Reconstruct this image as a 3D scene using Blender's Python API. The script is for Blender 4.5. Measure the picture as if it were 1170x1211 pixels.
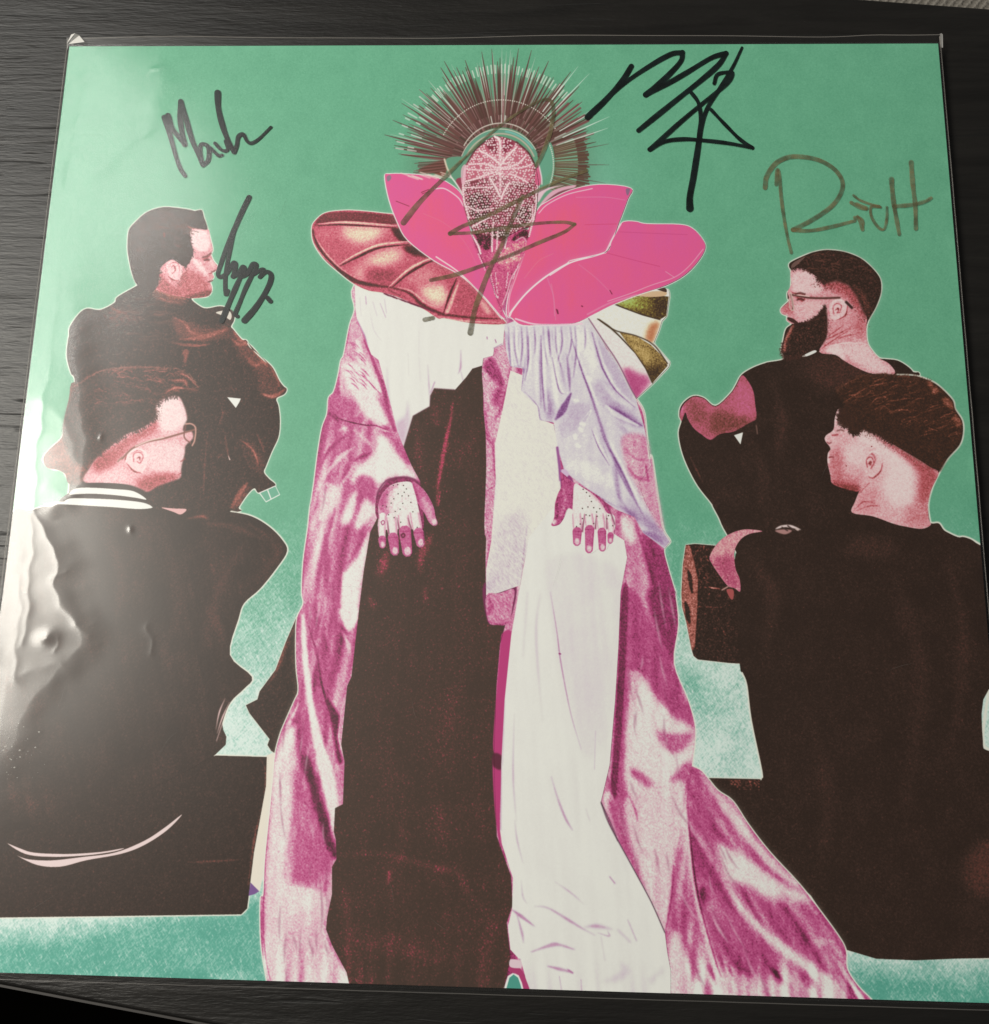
import bpy, bmesh, math, random
import numpy as np
from mathutils import Matrix, Vector
from mathutils.geometry import tessellate_polygon

for _o in list(bpy.data.objects): bpy.data.objects.remove(_o)
scene = bpy.context.scene
COL = scene.collection

# ---------------------------------------------------------------- camera (phone held close above the table)
cam_data = bpy.data.cameras.new('camera'); cam = bpy.data.objects.new('camera', cam_data); COL.objects.link(cam); scene.camera = cam
cam_data.sensor_fit = 'HORIZONTAL'; cam_data.sensor_width = 36.0; cam_data.lens = 980.0 / 1170.0 * 36.0
cam_data.clip_start = 0.01; cam_data.clip_end = 50.0
cam.matrix_world = Matrix(((0.99945832, -0.01354248, 0.02999457, 0.01041343), (0.01856789, 0.98453698, -0.17419006, -0.06137302),
                           (-0.0271718, 0.17465264, 0.98425512, 0.26543226), (0, 0, 0, 1)))

# ---------------------------------------------------------------- light: a warm lamp high on the left, dim room around
world = bpy.data.worlds.new('World'); scene.world = world; world.use_nodes = True
world.node_tree.nodes['Background'].inputs[0].default_value = (0.80, 0.78, 0.74, 1)
world.node_tree.nodes['Background'].inputs[1].default_value = 0.12

def area_lamp(name, loc, target, sx, sy, power, color):
    d = bpy.data.lights.new(name, 'AREA'); d.shape = 'RECTANGLE'; d.size = sx; d.size_y = sy; d.energy = power; d.color = color
    o = bpy.data.objects.new(name, d); COL.objects.link(o); o.location = loc
    o.rotation_euler = (Vector(target) - Vector(loc)).to_track_quat('-Z', 'Y').to_euler()
    return o
area_lamp('room_lamp', (-0.865, 0.06, 0.92), (0.0, 0.02, 0.0), 0.50, 0.30, 15.8, (1.0, 0.95, 0.85))
area_lamp('sheen_light', (-0.97, 0.68, 1.20), (0.0, 0.0, 0.0), 0.80, 0.40, 10.5, (1.0, 0.98, 0.925))  # second broad light, added for the soft haze on the film's upper left

vs = scene.view_settings
vs.view_transform = 'Standard'; vs.look = 'None'; vs.exposure = 0.0; vs.gamma = 1.0; vs.use_curve_mapping = False

cy = scene.cycles
cy.max_bounces = 3; cy.diffuse_bounces = 1; cy.glossy_bounces = 2; cy.transmission_bounces = 2; cy.transparent_max_bounces = 12
cy.use_denoising = True; cy.denoiser = 'OPENIMAGEDENOISE'; cy.denoising_input_passes = 'RGB_ALBEDO_NORMAL'; cy.use_adaptive_sampling = False; cy.sampling_pattern = 'TABULATED_SOBOL'; cy.caustics_reflective = False; cy.caustics_refractive = False

# ---------------------------------------------------------------- the printed artwork of the cover
# The print is drawn in the cover's own square (N x N), from outlines measured on the cover.
N = 2200
SC = N / 1150.0
QUAD = np.array([(80, 53), (1110, 51), (1208, 1190), (-52, 1149.3)], float)   # the cover's corners as measured

def homography(src, dst):
    A = []
    for (x, y), (u, v) in zip(src, dst):
        A.append([x, y, 1, 0, 0, 0, -u * x, -u * y, -u]); A.append([0, 0, 0, x, y, 1, -v * x, -v * y, -v])
    return np.linalg.svd(np.array(A))[2][-1].reshape(3, 3)
HM = homography(QUAD, np.array([(0, 0), (1, 0), (1, 1), (0, 1)], float))       # measured -> cover (u right, v down)
HI = np.linalg.inv(HM)

def to_uv(p):
    p = np.asarray(p, float); q = np.c_[p, np.ones(len(p))] @ HM.T
    return q[:, :2] / q[:, 2:3]

def Z(ox, oy, s, t):
    a = np.array([float(v) for v in t.replace(' ', ',').split(',') if v]).reshape(-1, 2)
    return a / s + [ox, oy]

def cat(*a): return np.vstack(a)

def smooth(p, closed=True, n=5):
    p = np.asarray(p, float)
    if len(p) < 3: return p
    if closed: q = np.vstack([p[-1], p, p[0], p[1]])
    else: q = np.vstack([2 * p[0] - p[1], p, 2 * p[-1] - p[-2]])
    t = np.linspace(0, 1, n, endpoint=False)[:, None]; out = []
    for i in range(1, len(q) - 2):
        a, b, c, d = q[i - 1], q[i], q[i + 1], q[i + 2]
        out.append(.5 * (2 * b + (c - a) * t + (2 * a - 5 * b + 4 * c - d) * t * t + (3 * b - a - 3 * c + d) * t ** 3))
    out = np.vstack(out)
    return out if closed else np.vstack([out, p[-1:]])

def fill(uv, pad=0):
    SS = 3
    c = np.asarray(uv) * N
    x0 = int(max(0, np.floor(c[:, 0].min()) - pad)); x1 = int(min(N, np.ceil(c[:, 0].max()) + pad + 1))
    y0 = int(max(0, np.floor(c[:, 1].min()) - pad)); y1 = int(min(N, np.ceil(c[:, 1].max()) + pad + 1))
    if x1 <= x0 or y1 <= y0: return None
    w, h = x1 - x0, (y1 - y0) * SS
    acc = np.zeros(h * (w + 2), np.float64)
    X = c[:, 0] - x0; Y = (c[:, 1] - y0) * SS - .5
    for i in range(len(c)):
        xa, ya, xb, yb = X[i - 1], Y[i - 1], X[i], Y[i]
        if ya == yb: continue
        s = 1
        if ya > yb: xa, ya, xb, yb, s = xb, yb, xa, ya, -1
        j = np.arange(max(0, int(np.ceil(ya))), min(h, int(np.ceil(yb))))
        if len(j) == 0: continue
        x = np.clip(xa + (j - ya) * (xb - xa) / (yb - ya), 0, w)
        f = np.floor(x).astype(int); fr = x - f
        np.add.at(acc, j * (w + 2) + f, s * (1 - fr)); np.add.at(acc, j * (w + 2) + f + 1, s * fr)
    cov = np.clip(np.abs(np.cumsum(acc.reshape(h, w + 2), axis=1)[:, :w]), 0, 1)
    return x0, y0, cov.reshape(y1 - y0, SS, w).mean(1).astype(np.float32)

def box1(a, r, ax):
    if r < 1: return a
    pads = [(0, 0), (0, 0)]; pads[ax] = (r + 1, r)
    c = np.cumsum(np.pad(a, pads, mode='edge'), axis=ax, dtype=np.float64)
    n = a.shape[ax]
    if ax == 0: return ((c[2 * r + 1:2 * r + 1 + n] - c[:n]) / (2 * r + 1)).astype(np.float32)
    return ((c[:, 2 * r + 1:2 * r + 1 + n] - c[:, :n]) / (2 * r + 1)).astype(np.float32)

def blur(a, rx, ry=None):
    ry = rx if ry is None else ry
    for r, ax in ((rx, 1), (ry, 0)):
        r = int(round(r))
        if r == 0: continue
        k = max(1, int(round(r * .6)))
        for _ in range(3 if r > 1 else 1): a = box1(a, k, ax)
    return a

rs = np.random.RandomState(7)
def grain_field(rx, ry):
    g = blur(rs.randn(N, N).astype(np.float32), rx, ry)
    return (g - g.mean()) / g.std()
G_FINE = grain_field(1, 1)
G_VERT = grain_field(1, 4)
G_MID = .6 * grain_field(4, 6) + .5 * G_FINE
G_BIG = grain_field(24, 24)
def shear_field(g, k):
    out = np.empty_like(g)
    for y in range(N): out[y] = np.roll(g[y], int(k * y))
    return out
G_FOLD = grain_field(6, 80)
G_DIAG = shear_field(G_VERT, .6)
G_DIAG2 = shear_field(G_VERT, -.8)

C = np.zeros((N, N, 3), np.float32)

def crop_join(r, x0, y0, h, w):
    cx0, cy0, cov = r
    a0, b0 = max(cx0, x0), max(cy0, y0); a1, b1 = min(cx0 + cov.shape[1], x0 + w), min(cy0 + cov.shape[0], y0 + h)
    if a1 <= a0 or b1 <= b0: return None
    return (slice(b0 - y0, b1 - y0), slice(a0 - x0, a1 - x0)), (slice(b0 - cy0, b1 - cy0), slice(a0 - cx0, a1 - cx0))

def area(pts, f=0, sm=True):
    p = smooth(pts) if sm else pts
    F = f * SC
    r = fill(to_uv(p), int(3 * F) + 1)
    if r is None or F < .5: return r
    return r[0], r[1], blur(r[2], F)

def ribbon(pts, w, taper=(1, 1), sm=True):
    p = smooth(pts, False, 8) if sm and len(pts) > 2 else np.asarray(pts, float)
    d = np.gradient(p, axis=0); d /= np.linalg.norm(d, axis=1)[:, None] + 1e-9
    nrm = np.c_[-d[:, 1], d[:, 0]]
    t = np.linspace(0, 1, len(p)); ta, tb = taper
    ww = w / 2 * np.minimum(1, np.minimum(ta + (1 - ta) * t * 2.2, tb + (1 - tb) * (1 - t) * 2.2))[:, None]
    cap = lambda c, v, r: [c + r * (np.cos(a) * v + np.sin(a) * np.array([-v[1], v[0]])) for a in np.linspace(1.2, -1.2, 4)]
    return np.vstack([p + nrm * ww, np.array(cap(p[-1], d[-1], ww[-1, 0])), (p - nrm * ww)[::-1], np.array(cap(p[0], -d[0], ww[0, 0]))])

def stroke(pts, w, f=.35, taper=(1, 1), sm=True):
    r = area(ribbon(pts, w, taper, sm), f, False)
    return r if r is None else (r[0], r[1], r[2] / max(.4, min(1.0, float(r[2].max()))))

def ell(x, y, rx, ry=None, rot=0):
    ry = ry or rx; a = np.linspace(0, 2 * np.pi, 18, endpoint=False); r = np.radians(rot)
    e = np.c_[rx * np.cos(a), ry * np.sin(a)]
    return np.c_[x + e[:, 0] * np.cos(r) - e[:, 1] * np.sin(r), y + e[:, 0] * np.sin(r) + e[:, 1] * np.cos(r)]

def ink(r, col, a=1.0, clip=None):
    if r is None: return
    x0, y0, cov = r; h, w = cov.shape
    m = cov * a
    if clip is not None:
        j = crop_join((clip.x0, clip.y0, clip.M), x0, y0, h, w); mm = np.zeros_like(m)
        if j: mm[j[0]] = clip.M[j[1]]
        m = m * mm
    s = C[y0:y0 + h, x0:x0 + w]
    s += (np.asarray(col, np.float32) - s) * m[..., None]

def dots(pts, r, col, a=1.0):
    for p in pts: ink(fill(to_uv(ell(p[0], p[1], r)), 1), col, a)

def along(line, n):
    q = smooth(line, False, 12); d = np.r_[0, np.cumsum(np.linalg.norm(np.diff(q, axis=0), axis=1))]; t = np.sort(rs.rand(n)) * d[-1]
    P = np.c_[np.interp(t, d, q[:, 0]), np.interp(t, d, q[:, 1])]; T = np.gradient(P, axis=0); T /= np.linalg.norm(T, axis=1)[:, None] + 1e-9
    return P, T
def fringe(line, n, ln, col, w=.8, ang=90, spread=25, al=.85, back=.5):
    P, T = along(line, n)                                         # short hairs crossing a hairline, combed at an angle to it
    for p, t in zip(P, T):
        a = np.radians(ang + spread * rs.randn()); d = np.array((t[0] * np.cos(a) - t[1] * np.sin(a), t[0] * np.sin(a) + t[1] * np.cos(a))); l = ln * (.5 + rs.rand())
        q = p - d * l * back; ink(stroke(np.array([q, q + d * l * .6 + rs.randn(2) * .3, q + d * l]), w * (.6 + .8 * rs.rand()), .25, (1, .2)), np.array(col) * (.85 + .3 * rs.rand()), al)
def stipple(line, n, spread, col, r=.55, al=.7, shift=(0, 0)):
    P, T = along(line, n); dots(P + rs.randn(n, 2) * spread + shift, r, col, al)

class Layer:
    def __init__(s, pts, base, sm=True, soft=0):
        s.pts = smooth(pts, n=4) if sm else np.asarray(pts, float)
        s.x0, s.y0, s.M = fill(to_uv(s.pts), 14 + int(3 * soft * SC))
        if soft: s.M = blur(s.M, soft * SC)
        s.T = np.full(s.M.shape, base, np.float32)
    def put(s, r, v, a=1.0):
        if r is None: return s
        j = crop_join(r, s.x0, s.y0, *s.T.shape)
        if j: t = s.T[j[0]]; t += (v - t) * (r[2][j[1]] * a)
        return s
    def poly(s, pts, v, f=0, a=1.0, sm=True): return s.put(area(pts, f, sm), v, a)
    def line(s, pts, w, v, f=.4, a=1.0, taper=(.3, .3), sm=True): return s.put(stroke(pts, w, f, taper, sm), v, a)
    def blob(s, x, y, rx, ry, v, f=3, a=1.0, rot=0): return s.put(area(ell(x, y, rx, ry, rot), f, False), v, a)
    def sub(s, g): return g[s.y0:s.y0 + s.T.shape[0], s.x0:s.x0 + s.T.shape[1]]
    def noise(s, g, amp): s.T += amp * s.sub(g); return s
    def done(s, ramp, grain=.1, g=None, halo=None, hr=2.0):
        v = s.T + grain * s.sub(G_FINE if g is None else g)
        t = [k[0] for k in ramp]; rgb = np.stack([np.interp(v, t, [k[1][i] for k in ramp]) for i in range(3)], -1).astype(np.float32)
        d = C[s.y0:s.y0 + s.T.shape[0], s.x0:s.x0 + s.T.shape[1]]
        if halo is not None:
            b = blur(s.M, hr * SC); o = np.clip((b - .08) / .16, 0, 1) * (1 - s.M)
            o2 = blur(s.M, 6 * SC) * .38 * (1 - s.M)
            d += (np.array((214, 226, 210), np.float32) - d) * o2[..., None]
            d += (np.asarray(halo, np.float32) - d) * o[..., None]
        d += (rgb - d) * s.M[..., None]
        return s

CREAM = (234, 233, 223); RIM = (230, 229, 212)
R_ROBE = [(-.1, (50, 34, 30)), (.04, (84, 38, 52)), (.16, (128, 44, 80)), (.3, (176, 62, 116)), (.46, (198, 92, 140)), (.62, (213, 138, 168)), (.78, (225, 184, 193)), (.92, (231, 218, 212)), (1, CREAM)]
R_SKIN = [(0, (56, 36, 29)), (.2, (120, 54, 46)), (.4, (190, 88, 94)), (.62, (223, 152, 157)), (.82, (236, 200, 198)), (1, (242, 222, 216))]
R_COAT = [(-.2, (40, 25, 18)), (0, (46, 30, 22)), (.12, (58, 39, 31)), (.3, (98, 55, 46)), (.5, (142, 74, 62)), (.75, (196, 120, 108)), (1, (230, 182, 170))]
R_DRESS = [(0, (66, 49, 40)), (.25, (76, 54, 45)), (.5, (112, 58, 56)), (.8, (182, 66, 92)), (1, (206, 70, 108))]
R_SATIN = [(0, (118, 62, 122)), (.25, (164, 122, 166)), (.5, (197, 176, 196)), (.72, (214, 204, 210)), (.9, (226, 220, 216)), (1, (236, 233, 222))]
R_WHITE = [(0, (150, 60, 110)), (.3, (200, 150, 180)), (.6, (220, 208, 210)), (.85, (230, 227, 217)), (1, (235, 233, 222))]
R_LEATH = [(0, (58, 34, 30)), (.25, (120, 48, 54)), (.5, (202, 84, 106)), (.72, (226, 148, 152)), (.9, (232, 204, 178)), (1, (238, 228, 196))]

# --- ground colour of the print: teal, turning pale and scuffed lower down
V, U = np.mgrid[0:N, 0:N].astype(np.float32) / N
den = HI[2, 0] * U + HI[2, 1] * V + HI[2, 2]
PX = (HI[0, 0] * U + HI[0, 1] * V + HI[0, 2]) / den; PY = (HI[1, 0] * U + HI[1, 1] * V + HI[1, 2]) / den
del den, U, V
def sst(a, b, x): t = np.clip((x - a) / (b - a), 0, 1); return t * t * (3 - 2 * t)
pale = sst(600, 900, PY) * .95
pale = np.where(PX > 700, sst(660, 800, PY) * .9, pale)
pale -= .55 * np.exp(-((PX - 815) / 40) ** 2 - ((PY - 815 - .5 * (PX - 815)) / 26) ** 2)
strip = PY > 1040
pale = np.where(strip & (PX < 700), np.clip(1.15 - (PY - 1080) / 40 - np.clip(PX - 60, 0, 400) / 190, .06, 1), pale)
pale = np.where(strip & (PX >= 700), np.clip(1.0 - (PY - 1122 - .04 * (PX - 1000)) / 48, .05, .9), pale)
flk = sst(560, 720, PY)
pale = pale + flk * (.09 * G_DIAG + .09 * G_DIAG2 + .06 * G_FINE + .05 * G_BIG) + flk * .32 * np.clip(G_DIAG - 1.7, 0, 1)
pale = np.clip(pale, 0, 1)[..., None]
low = sst(500, 1000, PY)[..., None]
tealc = np.array((103, 171, 134), np.float32) * (1 - low) + np.array((92, 168, 146), np.float32) * low
C[:] = tealc + (np.array((214, 230, 218), np.float32) - tealc) * pale
C += (2.0 * G_FINE + 1.2 * G_BIG + 1.0 * G_MID)[..., None] * np.array((1, 1, .9), np.float32)
C[:] = C + (np.array((150, 200, 185), np.float32) - C) * (.25 * np.exp(-((PX - 690) / 60) ** 2 - ((PY - 215) / 60) ** 2))[..., None]
del pale, low, flk, tealc, PX, PY
FIG = {}

# --- dark stage blocks
blk = np.array([(-60, 894), (253, 893), (318, 895), (315, 930), (301, 1008), (293, 1074), (286, 1081), (-60, 1085)], float)
L = Layer(blk, .02, False)
L.line(Z(0, 811, 2.925, '650,610 740,606 845,600'), 1.6, .5, 1, .6).line(Z(0, 811, 2.925, '905,420 880,540 860,690'), 2.5, .55, 1.2, .6)
L.line(Z(0, 811, 2.925, '900,250 920,300 912,420'), 1.5, .45, 1, .6).noise(G_MID, .03).done(R_COAT, .05, halo=RIM, hr=1.6)
FIG['left_block'] = blk
rblk = np.array([(820, 921), (838, 920.5), (901, 922), (1240, 930), (1240, 1138), (1170, 1134), (1002, 1124), (960, 1060), (830, 940)], float)
L = Layer(rblk, .02, False)
rr = np.random.RandomState(3)
for _ in range(70): L.blob(863 + rr.rand() * 36, 923 + abs(rr.randn()) * 6, .9, .6, .4 + .4 * rr.rand(), .3)
L.blob(1165, 1030, 28, 34, .36, 8, .8); L.noise(G_MID, .02).done(R_COAT, .05, halo=RIM, hr=1.2)

# --- man in a jacket, upper left
A1 = lambda t: Z(130, 230, 5.85, t)
A3 = lambda t: Z(200, 400, 5.85, t)
M1 = lambda t: Z(0, 0, 2.925, t)
M4 = lambda t: Z(0, 400, 2.925, t)
figA = cat(A1('185,620 150,540 122,400 120,320 130,240 170,190 250,120 360,85 460,90 560,105 580,112 630,105 645,150 672,235 690,300 708,380 695,410 715,460 740,490 735,520 705,540 715,570 690,600 702,640 695,680 660,705 560,715 620,770 670,785 760,770 820,790 855,830 855,870 835,910 850,930 910,1000 940,1005 970,1050 1010,1100 1085,1165'),
           A3('545,30 555,60 600,95 680,165 720,210 760,290 790,330 812,350 795,385 740,415 755,470 765,570 755,680 710,780 670,880 655,925 690,970 735,1020 625,1068 590,1035 540,1080 480,1170'), M4('820,600 600,640 300,500 262,165 245,120 230,60 235,0'),
           M1('238,1160 240,1130 270,1085 300,1065 345,1070 395,1045 405,1025 475,985'))
L = Layer(figA, .05); FIG['man_a'] = L.pts
L.noise(G_MID, .035)
for t, v in [('270,640 420,670 540,720 480,760 330,720', .42), ('430,840 560,890 700,930 820,900 800,980 650,1010 480,980', .4), ('820,900 900,990 980,1060 1100,1180 1000,1190 880,1060', .34), ('0,780 160,800 240,860 120,900 0,880', .22)]: L.poly(A1(t), v, 5, .85)
for t, v in [('420,0 545,20 690,170 780,320 740,400 640,390 600,240 500,120', .3), ('480,690 560,700 650,820 660,900 590,900', .26), ('540,1000 480,1060 430,1170 520,1130', .45)]: L.poly(A3(t), v, 5, .8)
for t, w, v in [('290,650 420,690 520,720', 5, .62), ('300,700 400,735 480,745', 2, .6), ('440,850 520,890 560,950 680,980', 4, .62), ('480,1000 620,990 720,960 800,930', 6, .58),
                ('480,1040 600,1045 700,1030', 1.5, .75), ('500,1100 530,1080 520,1160', 5, .58), ('260,810 330,830 400,820', 2.5, .35), ('150,1070 280,1080', 1.2, .35),
                ('850,940 900,1000 960,1040', 5, .62), ('990,1080 1050,1140 1090,1190', 4, .66), ('930,1110 990,1160 1040,1190', 3, .5), ('0,770 40,800 120,820', 2.5, .5), ('820,920 810,1040', 1, .4)]:
    L.line(A1(t), w, v, 1.2, .75)
for t, w, v in [('430,0 480,40 545,40', 4, .66), ('540,150 600,190 640,160 700,180', 3, .62), ('690,180 740,260 760,330', 4, .6), ('640,380 700,400 750,390 800,350', 5, .72),
                ('650,390 720,405', 3, .7), ('500,705 570,760 605,830 615,890', 1.4, .85), ('600,650 640,730 660,800', 2, .5), ('340,600 370,520 360,470', 2, .38), ('330,830 370,800', 3, .4),
                ('510,790 560,890', 1.4, .5), ('380,640 400,760 415,840', 1.2, .45), ('265,640 245,900 235,1120', .8, .38), ('540,1000 490,1070 430,1170', 6, .62), ('90,80 110,120 100,180', 5, .5), ('20,30 120,40 260,40', 2, .62)]:
    L.line(A3(t), w, v, .9, .7)
for _ in range(40):
    a = np.array((215 + rr.rand() * 110, 385 + rr.rand() * 110)); d = rr.randn(2) * 5
    L.line(np.array([a, a + d * .5 + rr.randn(2), a + d]), .8, .4, .5, .5)
L.done(R_COAT, .07, halo=RIM); LA = L
hairA = A1('185,620 150,540 122,400 120,320 130,240 170,190 250,120 360,85 460,90 560,105 580,112 630,105 645,150 672,235 620,235 560,235 545,260 550,320 570,400 550,440 520,495 480,470 430,445 380,470 345,510 335,590 320,640 270,680')
faceA = A1('560,235 672,235 690,300 708,380 695,410 715,460 740,490 735,520 705,540 715,570 690,600 702,640 695,680 660,705 560,715 500,705 420,690 290,640 330,600 340,520 380,470 430,445 520,495 570,400 550,320 545,260')
L = Layer(faceA, .62)
L.poly(A1('560,250 660,250 690,340 660,390 600,380 565,330'), .88, 2).poly(A1('560,440 620,460 680,560 640,540 590,490'), .86, 2).blob(*A1('700,480')[0], 4, 6, .7, 1.5)
L.poly(A1('500,520 600,540 670,600 690,680 560,710 480,680 440,640 480,600'), .42, 3).poly(A1('560,690 690,660 690,700 560,715 500,705'), .22, 2)
L.line(A1('640,445 665,435 690,410'), 3, .3, .8).line(A1('645,450 680,455'), 2, .25, .6).line(A1('700,540 680,545'), 2, .3, .6).line(A1('680,600 700,595'), 2.4, .25, .6)
L.poly(A1('330,600 345,540 400,600 470,660 500,700 420,690 300,640'), .36, 2)
L.poly(A1('385,500 400,465 440,450 480,470 500,530 470,590 430,580 395,540'), .8, .8).line(A1('405,500 425,470 460,470 480,510 470,560'), 1.4, .45, .5).line(A1('420,500 440,490 450,520 430,545'), 2, .35, .6)
L.line(A1('470,595 430,585 400,560'), 1.4, .2, .6).done(R_SKIN, .06)
L = Layer(hairA, .08, soft=.5)
for _ in range(60):
    x, y = rr.rand() * 420 + 140, rr.rand() * 330 + 110; L.line(A1('%f,%f %f,%f %f,%f' % (x, y, x + 30, y + 4 + 10 * rr.randn(), x + 60, y + 18)), .8, .3 * rr.rand() + .1, .4, .6)
L.line(A1('530,215 560,230 600,235'), 1.6, .8, .6).line(A1('370,260 375,290'), 1.6, .6, .6).done(R_COAT, .05)
ink(area(A1('730,815 780,800 820,800 840,830 830,865 790,840')), (214, 205, 190)); ink(stroke(A1('760,790 830,795 855,830 845,880'), 1.2), (50, 38, 32))
ink(area(A3('400,405 495,415 485,440 460,480'), 0, False), CREAM)
ink(area(A3('625,1068 735,1020 765,1080 670,1130'), 0, False), (108, 172, 142))
for t in ('625,1068 670,1130 765,1080 735,1020 625,1068', '680,1045 705,1110'): ink(stroke(A3(t), 1.3, .2, sm=False), CREAM)
ink(area(A3('405,800 415,840 425,840'), 0, False), (215, 190, 180))

fringe(A1('560,238 545,262 550,320 570,400 550,440 520,495'), 60, 5, (58, 38, 31), .8, 150, 20); fringe(A1('345,510 335,590 310,640'), 26, 5, (62, 40, 33), .8, -90, 30); stipple(A1('520,500 500,580 470,640'), 70, 2.6, (110, 52, 46), .5, .6); stipple(A1('560,700 640,690 690,660'), 60, 2.2, (92, 44, 38), .5, .6)
ink(stroke(A1('640,432 668,424 696,404'), 2.2, .5), (104, 52, 46), .8); ink(stroke(A1('652,452 672,446 686,450'), 1.6, .4), (84, 42, 38), .9); ink(stroke(A1('700,532 716,530 726,520'), 1.3, .3), (110, 48, 46), .9); ink(stroke(A1('676,602 692,600 708,590'), 1.3, .3), (104, 40, 40), .9); ink(area(A1('690,450 712,470 728,492 706,500 694,480'), .8), (236, 196, 190), .6)
for k in range(26): x, y = rs.rand() * 400 + 160, rs.rand() * 160 + 110; ink(stroke(A1('%f,%f %f,%f %f,%f' % (x, y + 10, x + 30, y, x + 70, y + 10)), .8, .3), (112, 72, 60), .55, LA)
for k in range(30): x, y = rs.rand() * 420 + 60, rs.rand() * 330 + 700; ink(stroke(A1('%f,%f %f,%f %f,%f' % (x, y, x + 60, y + 14 * rs.randn(), x + 120 + 60 * rs.rand(), y + 20 * rs.randn())), 1.2 + rs.rand(), .8, (.2, .2)), (96, 58, 48), .4, LA)

# --- man with glasses in a baseball jacket, lower left
B2 = lambda t: Z(40, 400, 5.85, t)
figB = cat(M4('262,155 245,215 228,270 215,340 180,375 150,412 160,435 185,450 215,455 235,485 240,505 236,545 225,568'), np.array([(68.4, 595.3), (59.8, 598.7), (50.4, 598.7), (42.7, 601), (34, 603), (21.4, 600.4), (14, 604.7), (-20, 620), (-60, 640), (-60, 960), (100, 960), (255, 892)], float),
           np.array([(263, 855), (273, 830), (289, 814), (298, 800), (272, 774)], float), M4('825,970 845,915 900,865 960,790 993,735 975,695 930,650 870,615 800,600 720,594 690,600 640,605 525,585 505,555 515,540 600,500 640,470 640,400 655,360 678,320 660,290 640,280 625,205 690,165 640,115 480,95 380,108'))
L = Layer(figB, .02); FIG['man_b'] = L.pts
L.noise(G_MID, .02).noise(G_BIG, .04).noise(shear_field(G_FOLD, .3), .03)
for t, w, v in [('330,640 420,800 400,1000', 14, .16), ('560,660 620,900 560,1100', 16, .14), ('850,700 760,860 700,1080', 12, .2), ('900,660 960,740 880,840', 8, .22), ('480,620 520,760', 10, .15), ('700,900 760,1000 780,1100', 7, .24)]: L.line(M4(t), w, v, 6, .8)
for t, w, v in [('700,640 800,650 900,690', 8, .3), ('640,625 700,615 720,628', 2, .7), ('825,985 812,1050 800,1090', 3, .75), ('850,925 835,990', 2.4, .7), ('780,1090 840,1140', 2, .3), ('860,640 920,680', 4, .33)]:
    L.line(M4(t), w, v, 1.4, .6)
for t in (M4('262,155 245,215 228,270 215,340 180,375 150,412 160,435 185,450 215,455 235,485 240,505 236,545'), np.array([(74, 594.4), (68.4, 595.3), (59.8, 598.7), (50.4, 598.7), (42.7, 601), (34, 603), (21.4, 600.4), (14, 604.7), (0, 612)], float),
          cat(np.array([(254, 892), (263, 855), (273, 830), (289, 814), (298, 800), (272, 774)], float), M4('825,970 845,915 900,865 960,790 993,735 975,695 930,650 870,615 800,600'))):
    ink(stroke(t, 3.4, .5), RIM)
L.done(R_COAT, .045)
hairB = B2('290,330 280,300 380,250 480,215 620,195 760,190 900,200 990,205 1060,240 1145,340 1100,365 1040,350 1000,400 930,405 850,450 840,540 760,610 640,660 540,720 420,830 330,880 240,800 200,640 240,450')
L = Layer(cat(B2('280,300 240,420 200,600 195,680 100,770 65,830 90,890 160,905 215,935 240,1000 330,1000 400,860 520,760 640,660 500,500')), .3)
L.poly(B2('200,640 300,600 380,800 300,950 180,890 80,850'), .42, 6).noise(G_MID, .04).done(R_COAT, .06)
L = Layer(hairB, .1, soft=2.6)
for _ in range(110):
    x, y = rr.rand() * 760 + 320, rr.rand() * 260 + 195; k = .5 if y < 300 else .25
    L.line(B2('%f,%f %f,%f %f,%f' % (x, y, x + 40, y - 10 + 14 * rr.randn(), x + 85, y + 10 + 10 * rr.randn())), .8, k * rr.rand() + .2, .4, .7)
L.line(B2('300,320 400,250 500,212 700,195 900,203 1000,205'), 2, .62, .8, .7).line(B2('1000,240 1060,260 1140,340'), 2, .7, .8).line(B2('900,380 980,340 1080,350'), 3, .6, 1).line(B2('950,290 1040,290 1060,330'), 3, .6, 1)
L.noise(G_MID, .03).done(R_COAT, .07)
faceB = B2('1000,400 1040,470 1060,550 1040,590 1035,640 1090,640 1100,690 1050,740 1045,790 1030,850 1020,900 1015,960 960,985 860,1020 790,1060 740,1040 640,1010 420,1005 340,980 380,900 430,830 560,720 640,660 760,610 840,540 850,450 930,405')
L = Layer(faceB, .7, soft=1.3)
L.poly(B2('860,460 990,410 1050,540 1000,620 900,640 850,560'), .93, 3).poly(B2('800,740 1000,720 1040,800 1010,900 900,930 800,880'), .84, 4).poly(B2('420,900 600,900 640,990 420,1000'), .78, 5)
L.poly(B2('700,990 850,930 1010,950 900,1010 790,1065'), .36, 4).poly(B2('520,760 660,670 780,610 840,560 850,640 700,720 560,860 440,850'), .42, 5).poly(B2('400,850 520,780 560,860 440,930'), .36, 5)
L.poly(B2('640,800 680,760 740,760 790,800 780,880 740,930 690,910 640,860'), .88, 1).line(B2('640,860 690,915 740,930'), 1.8, .2, .7).line(B2('670,800 720,770 760,790'), 1.5, .5, .6).line(B2('690,850 690,800 730,785 755,815 735,860 715,850'), 1.5, .4, .5, .9, (1, 1)).line(B2('710,830 730,820 735,845'), 2.2, .25, .6).line(B2('650,840 660,790 700,765 750,770 780,810'), 1.6, 1.0, .5)
L.line(B2('1000,940 1020,930'), 2, .3, .6).line(B2('640,800 630,840'), 1.6, .25, .6).done(R_SKIN, .055)
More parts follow.
